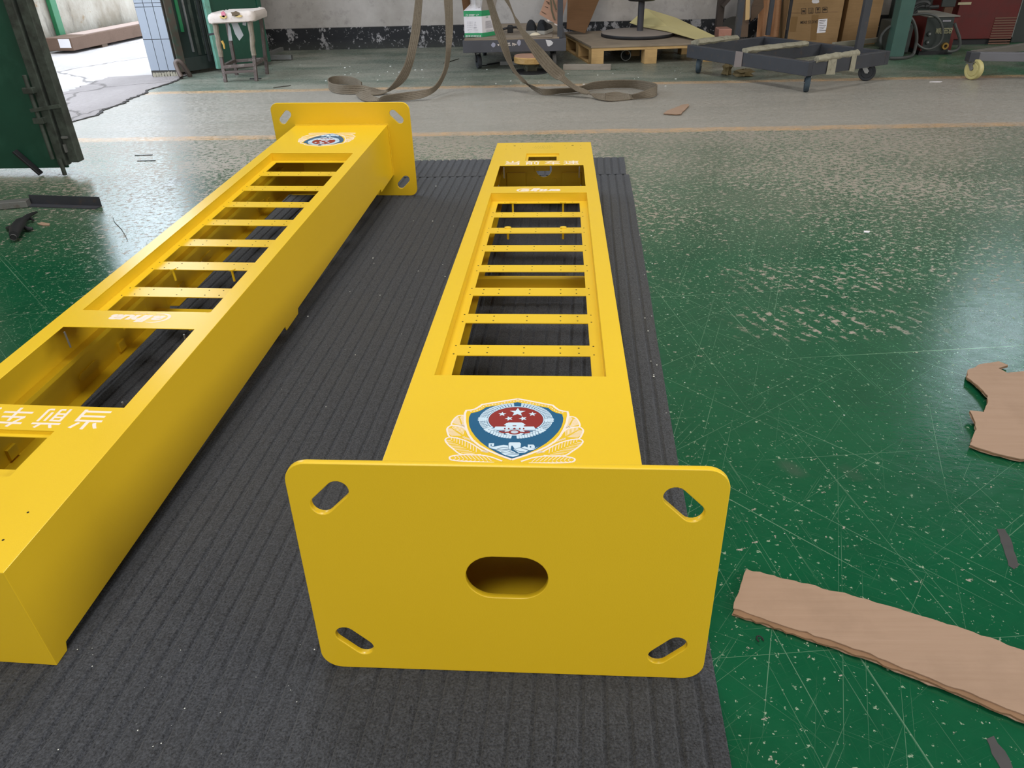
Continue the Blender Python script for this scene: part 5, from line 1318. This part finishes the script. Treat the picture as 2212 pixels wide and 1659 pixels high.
# big red cabinet
Yr = 7.95
p0, p1 = X(2048, 108, Yr), X(2181, 95, Yr)
t = thing('red_cabinet', 'tall dark red power cabinet with a louvred corner at the right', 'cabinet', (p0.x, Yr, 0))
part('case', MB().box(p0.x, p1.x, Yr, Yr+.55, .05, .95), RED, t, bevel=.006)
part('plinth', MB().box(p0.x+.02, p1.x-.02, Yr+.02, Yr+.53, 0, .05), BLACK, t)
a, b = X(2070, 5, Yr), X(2097, 10, Yr); part('name_plate', MB().box(a.x, b.x, Yr-.004, Yr, b.z, a.z), simple('pale_name_plate', lin(170, 160, 130), .6), t)
a, b = X(2155, 36, Yr), X(2175, 95, Yr)
for k in range(14): part('louvre', MB().box(a.x-.02, b.x+.02, Yr-.005, Yr, a.z-.018-k*.022, a.z-.006-k*.022), simple('brown_louvre', lin(104, 72, 58), .6), t)
part('control_panel', MB().box(X(2035, 0, Yr).x, X(2064, 0, Yr).x, Yr-.02, Yr, X(2050, 14, Yr).z, .9), MBLACK, t)
part('connector_block', MB().box(X(2042, 0, Yr).x, X(2060, 0, Yr).x, Yr-.03, Yr, X(2050, 30, Yr).z, X(2050, 15, Yr).z), simple('rusty_connectors', lin(82, 56, 38), .7, var=.4, scale=60), t)
part('edge_trim', MB().box(p1.x-.004, p1.x+.004, Yr-.002, Yr+.01, .06, .95), BAREST, t)
solo('black_cabinet', MB().box(p1.x+.06, p1.x+1.0, Yr+.1, Yr+.6, 0, 1.2), MBLACK, 'black cabinet side in the dark gap right of the red cabinet', 'cabinet', bevel=.004)
a = X(1985, 20, 8.45); solo('grey_cover', MB().box(X(1950, 20, 8.3).x, X(2030, 20, 8.3).x, 8.52, 8.6, 0, .9), simple('grey_green_cover', lin(66, 76, 74), .7, var=.12, scale=5), 'grey green cover panel standing behind the welding machines', 'panel', bevel=.004)
# cables
def cable(name, pts, r_, label): return solo(name, MB().tube(smooth(pts, 6), r_, 8), CABLE, label, 'cable')
k3 = lambda x, y: (1900+x/12.29, y/12.29)
Yq = 7.30
cable('welding_cable', [X(*k3(x, y), Yq) for x, y in ((590, 430), (560, 520), (430, 640), (260, 720), (120, 850), (40, 1000), (40, 1200))]+[at(1908, 112, .02)], .013, 'black cable looping left from behind the green column')
cable('welding_cable', [X(*k3(x, y), Yq) for x, y in ((780, 430), (880, 540), (960, 760), (985, 1000), (960, 1200))]+[at(1972, 118, .02), at(1958, 124, .014), at(1940, 126, .014), at(1922, 126, .014)], .014, 'thick black cable curving down past the black machine onto the floor')
cable('welding_cable', [X(*k3(x, y), Yq+.05) for x, y in ((820, 400), (1000, 385), (1200, 370), (1400, 400), (1540, 480), (1640, 640), (1680, 850), (1650, 1050), (1540, 1200), (1380, 1290), (1220, 1300), (1080, 1240), (990, 1160))], .010, 'black cable drawn in a wide loop across the red feeder front')
cable('welding_cable', [X(*k3(x, y), 7.34) for x, y in ((1990, 620), (2060, 820), (2120, 1000), (2130, 1200), (2060, 1320), (1900, 1370), (1790, 1360))], .013, 'black cable hanging down between red feeder and red cabinet')
mb = MB()
for pts, r_ in (([(560, 330), (700, 240), (900, 130), (1080, 60), (1230, 60), (1300, 130), (1200, 170)], .022), ([(880, 340), (960, 220), (1120, 170), (1350, 190), (1560, 180)], .016), ([(640, 340), (840, 320), (960, 180), (1100, 130)], .016), ([(540, 380), (720, 350), (880, 360), (1000, 300)], .012), ([(700, 300), (900, 220), (1050, 110), (1200, 90)], .018)):
    mb.tube(smooth([X(*k3(x, y), 7.62) for x, y in pts], 5), r_, 8)
solo('cable_heap', mb, simple('dark_cable_heap', lin(34, 36, 36), .6), 'heap of coiled black cable resting on top of the black machine', 'cable')
# ---- trolley at the right edge with cream wheel
g = at(2098, 172); t = thing('pipe_trolley', 'grey steel trolley with a cream wheel at the right edge of the photo', 'trolley', (g.x+.4, g.y+.2, 0))
zt2 = .19
a = V((g.x-.02, g.y+.02, zt2-.03)); 
part('side_beam', MB().bar(a+V((.03, .0, .0)), a+V((1.05, -.26, 0)), .05, .06), simple('mauve_grey_steel', lin(112, 112, 118), .5, .3, var=.12, scale=8), t, bevel=.003)
part('end_beam', MB().bar(a+V((.0, .02, .012)), a+V((.85, .52, .012)), .05, .05), simple('pale_channel', lin(104, 100, 94), .6, .2, var=.15, scale=9), t, bevel=.003)
part('far_beam', MB().bar(a+V((.85, .52, 0)), a+V((1.9, .26, 0)), .05, .06), DKSTEEL, t)
part('end_beam', MB().bar(a+V((1.05, -.26, 0)), a+V((1.9, .26, 0)), .05, .06), DKSTEEL, t)
part('corner_post', MB().box(a.x-.04, a.x+.03, a.y-.03, a.y+.04, zt2-.065, zt2+.002), DKSTEEL, t, bevel=.003)
caster(t, g+V((0, .0, 0)), .072, .040, .38, zt2-.062, POLYUR, ZINC); caster(t, (a.x+1.05, a.y-.22, 0), .072, .040, .3, zt2-.06, POLYUR, ZINC); caster(t, (a.x+.82, a.y+.45, 0), .072, .040, .3, zt2-.06, POLYUR, ZINC)
p = at(2020, 177); solo('white_patch', MB().prism(jag([(p.x-.05, p.y-.012), (p.x+.03, p.y-.02), (p.x+.055, p.y+.005), (p.x+.02, p.y+.02), (p.x-.03, p.y+.015)], .015, .002), .002), WHITE, 'flat white paper scrap on the lane left of the cream wheel', 'paper')

# ---- stool by the far gate leaf
FS = [at(487, 177), at(567, 168)]; ys = 6.70
t = thing('work_stool', 'worn steel stool with tape-padded top standing before the far gate leaf', 'stool', (-2.55, 6.85, 0))
lx0, lx1 = FS[0].x+.005, FS[1].x
tx0, tx1 = -2.70, -2.36; yb = 7.02
legs = [((lx0, ys, 0), (tx0+.02, ys+.03, .47)), ((lx1, ys+.02, 0), (tx1-.02, ys+.03, .48)), ((lx0-.03, yb+.04, 0), (tx0+.02, yb-.02, .47)), ((lx1-.02, yb+.06, 0), (tx1-.02, yb-.02, .48))]
for i, (a, b) in enumerate(legs): part('leg', MB().bar(a, b, .027, .027, (0, 1, 0)), STOOLST, t, bevel=.002)
for i in (0, 1):
    a, b = V(legs[i][0]), V(legs[i][1]); part('tape_wrap', MB().tube([a.lerp(b, f)+V((random.uniform(-.004, .004), -.004, 0)) for f in (.42, .5, .58, .66, .74, .82, .9, .97)], [.020, .022, .019, .023, .020, .022, .024, .024], 8), simple('stained_pale_tape', lin(126, 117, 104), .3, var=.35, scale=30, bump=.5), t)
lerp = lambda i, f: V(legs[i][0]).lerp(V(legs[i][1]), f)
part('rung', MB().bar(lerp(0, .25), lerp(1, .27), .03, .025), STOOLST, t, bevel=.002); part('rung', MB().bar(lerp(2, .25), lerp(3, .27), .03, .025), STOOLST, t, bevel=.002)
part('rung', MB().bar(lerp(0, .16)+V((0, .0, 0)), lerp(1, .17), .03, .02), STOOLST, t, bevel=.002)
part('rung', MB().bar(lerp(1, .28), lerp(3, .28), .03, .025), STOOLST, t, bevel=.002); part('rung', MB().bar(lerp(0, .26), lerp(2, .26), .03, .025), STOOLST, t, bevel=.002)
mb = MB(); P = rrect(tx0-.025, tx1+.03, ys-.02, yb+.04, .05, 5); m = len(P); random.seed(8); vs = []
for z, sc in ((.455, .95), (.462, 1.), (.50, 1.02), (.525, .97), (.532, .85)):
    for x, y in P:
        cx_, cy_ = (tx0+tx1)/2, (ys+yb)/2; vs.append((cx_+(x-cx_)*sc, cy_+(y-cy_)*sc, z+.012*((x-tx0)/(tx1-tx0)-.5)+random.uniform(-.004, .004)))
mb.add(vs, [(j*m+i, j*m+(i+1) % m, (j+1)*m+(i+1) % m, (j+1)*m+i) for j in range(4) for i in range(m)], True); mb.add(vs, [tuple(range(m))[::-1], tuple(4*m+i for i in range(m))])
pd = part('seat_pad', mb, WHITETAPE, t)
for (px, py, w, h, m_) in ((482, 31, .018, .022, simple('pink_stain', lin(206, 120, 140), .6)), (482, 37, .030, .012, simple('yellow_stain', lin(198, 172, 110), .6)), (508, 30, .035, .018, simple('brown_scribble', lin(96, 80, 60), .7)), (515, 35, .03, .008, simple('yellow_stain', lin(198, 172, 110), .6))):
    v = atY(px, py, ys-.032); part('stain', MB().prism([(v.x+w*cos(k*pi/5)*(1+.25*sin(k*2.1)), v.z+h*sin(k*pi/5)*(1+.2*cos(k*3.))) for k in range(10)], .010, Matrix.Translation((0, ys-.024, 0)) @ Matrix.Rotation(pi/2, 4, 'X')), m_, pd)
for i, pts in enumerate(([(491, 46), (494, 88), (502, 88), (498, 60)], [(498, 46), (512, 46), (526, 76), (517, 88), (508, 74)], [(524, 44), (533, 42), (531, 56), (524, 54)])):
    q = [atY(x, y, ys+.05) for x, y in pts]; k = len(q); part('hanging_tape', MB().add(q+[v+V((0, .003, 0)) for v in q], [tuple(range(k)), tuple(range(2*k-1, k-1, -1))]+[(j, k+j, k+(j+1) % k, (j+1) % k) for j in range(k)]), simple('grey_tape_tail', lin(150, 150, 150), .4, var=.15), t)
part('side_peg', MB().bar(lerp(0, .78)+V((-.07, -.0, 0)), lerp(0, .80), .012, .016), BLACK, t)
part('yellow_tag', MB().tube([lerp(0, .68)+V((.035, -.01, 0)), lerp(0, .62)+V((.045, -.01, 0)), lerp(0, .55)+V((.045, -.01, 0))], [.010, .009, .006], 6), simple('ochre_tape', lin(190, 150, 70), .6), t)
# leaning plank and square tube behind the stool
a = at(571, 119); solo('leaning_plank', MB().hexa([a+V((-.06, -.01, .0)), a+V((.03, -.01, .0)), a+V((.03, .02, .0)), a+V((-.06, .02, .0)), atY(534, 0, 8.55)+V((0, 0, .5)), atY(549, 0, 8.55)+V((0, 0, .5)), atY(549, 0, 8.58)+V((0, 0, .5)), atY(534, 0, 8.58)+V((0, 0, .5))]), simple('pale_grey_plank', lin(134, 128, 122), .8, var=.15, scale=6, c2=lin(104, 98, 92), thr=(.5, .7)), 'pale grey plank leaning at the wall behind the work stool', 'plank')
a, b = atY(566, 125, 7.6), at(626, 133, .03)
def hollow(a, b, w, th, mat, name, label):
    a, b = V(a), V(b); mb = MB(); d = (b-a).normalized(); s_ = d.cross(V((0, 0, 1))).normalized(); u_ = s_.cross(d)
    for k in (-1, 1):
        mb.bar(a+s_*k*(w/2-th/2), b+s_*k*(w/2-th/2), th, w, tuple(u_)); mb.bar(a+u_*k*(w/2-th/2), b+u_*k*(w/2-th/2), w-2*th, th, tuple(u_))
    return solo(name, mb, mat, label, 'tube')
g = at(545, 131); hollow((g.x-.15, g.y, .028), (at(624, 134).x, g.y-.02, .028), .04, .004, BAREST, 'square_tube', 'square steel tube lying on the floor right of the work stool')
g = at(567, 135); hollow((g.x, 7.55, .055), (g.x+.05, 8.3, .055), .035, .004, BAREST, 'square_tube', 'square steel tube end-on beside the right rear leg of the work stool')
a = at(540, 171); solo('floor_rod', MB().bar(a+V((0, 0, .004)), at(566, 170)+V((0, -.02, .004)), .012, .008), BLACK, 'thin black rod on the floor at the right front foot of the work stool', 'rod')
for i, (a_, b_, lab) in enumerate((((591, 190), (626, 186), 'dark steel sliver on the floor right of the work stool'), ((958, 137), (990, 128), 'dark steel sliver on the floor left of the flat trolley'))):
    a, b = at(*a_), at(*b_); solo('steel_sliver', MB().prism(jag([(a.x, a.y-.01), (b.x, b.y-.004), (b.x+.005, b.y+.012), (a.x+.03, a.y+.02)], .03, .004), .006), simple('dark_sliver', lin(66, 62, 56), .7), lab, 'scrap')
# bent pipe leaning at the gate jamb
c7 = lambda x, y: (330+x/8.193, y/8.193)
Yb = 6.93
solo('bent_pipe', MB().tube(smooth([atY(*c7(x, y), Yb+dy) for x, y, dy in ((510, 1365, -.03), (470, 1290, -.02), (420, 1170, 0), (410, 1110, .01), (450, 1080, .02), (510, 1110, .03), (570, 1200, .05), (640, 1310, .07), (660, 1350, .08))], 5), .021, 10), simple('rusty_pipe', lin(96, 84, 78), .5, .4, var=.25, scale=20), 'bent U-shaped rusty pipe leaning at the foot of the far gate jamb', 'pipe')

# ---- outside: long box by the yard wall, green downpipe
Zg = -.02
B0 = at(162, 118, Zg); dbox = (YWALL1-YWALL0).normalized(); nb = V((-dbox.y, dbox.x, 0))
B0 = V((-5.02, 8.66, Zg)); 
t = thing('long_box', 'long flat brown cardboard box on the yard ground by the stained wall', 'box', tuple(B0))
Lb, Wb, Hb, gap = 2.1, .33, .105, .02
ddir = (at(306, 84, Zg)-at(162, 116, Zg)); ddir.z = 0; ddir.normalize(); nn = V((-ddir.y, ddir.x, 0))
q = at(162, 116, Zg); c = [q, q+ddir*Lb, q+ddir*Lb+nn*Wb, q+nn*Wb]
z0_, z1_ = V((0, 0, .03)), V((0, 0, .03+.13))
part('body', MB().hexa([v+z0_ for v in c]+[v+z1_ for v in c]), CARDBOX, t, bevel=.004)
part('bearer', MB().hexa([v for v in (q+ddir*.5, q+ddir*.6, q+ddir*.6+nn*Wb, q+ddir*.5+nn*Wb)]+[v+z0_ for v in (q+ddir*.5, q+ddir*.6, q+ddir*.6+nn*Wb, q+ddir*.5+nn*Wb)]), DKWOOD, t)
part('bearer', MB().hexa([v for v in (q+ddir*1.6, q+ddir*1.7, q+ddir*1.7+nn*Wb, q+ddir*1.6+nn*Wb)]+[v+z0_ for v in (q+ddir*1.6, q+ddir*1.7, q+ddir*1.7+nn*Wb, q+ddir*1.6+nn*Wb)]), DKWOOD, t)
lb0 = q+nn*.02-ddir*.002; lb1 = q+nn*.16-ddir*.002
part('white_label', MB().hexa([lb0+V((0, 0, .06)), lb0+ddir*.002+V((0, 0, .06)), lb1+ddir*.002+V((0, 0, .06)), lb1+V((0, 0, .06)), lb0+V((0, 0, .15)), lb0+ddir*.002+V((0, 0, .15)), lb1+ddir*.002+V((0, 0, .15)), lb1+V((0, 0, .15))]), WHITE, t)
part('lid_fold', MB().hexa([v+z1_+V((0, 0, .0005)) for v in (q+nn*.05+ddir*.3, q+nn*.05+ddir*Lb, q+nn*.27+ddir*Lb, q+nn*.27+ddir*.3)]+[v+z1_+V((0, 0, .006)) for v in (q+nn*.05+ddir*.3, q+nn*.05+ddir*Lb, q+nn*.27+ddir*Lb, q+nn*.27+ddir*.3)]), simple('pale_lid', lin(178, 156, 146), .7), t)
w0 = YWALL0; nrmY = V((-(YWALL1-YWALL0).normalized().y, (YWALL1-YWALL0).normalized().x, 0))
def on_wall(px, py, off=0.): d = ray(px, py); return EYE+d*((w0-nrmY*off-EYE).dot(nrmY)/d.dot(nrmY))
f = on_wall(143, 96, .06); f.z = Zg
dw = (YWALL1-YWALL0).normalized()
solo('green_post', MB().hexa([f-dw*.05, f+dw*.05, f+dw*.05+nrmY*.05, f-dw*.05+nrmY*.05]+[v+V((0, 0, 2.5)) for v in (f-dw*.05, f+dw*.05, f+dw*.05+nrmY*.05, f-dw*.05+nrmY*.05)]), BRIGHTG, 'bright green painted post standing against the stained yard wall', 'post', bevel=.004)
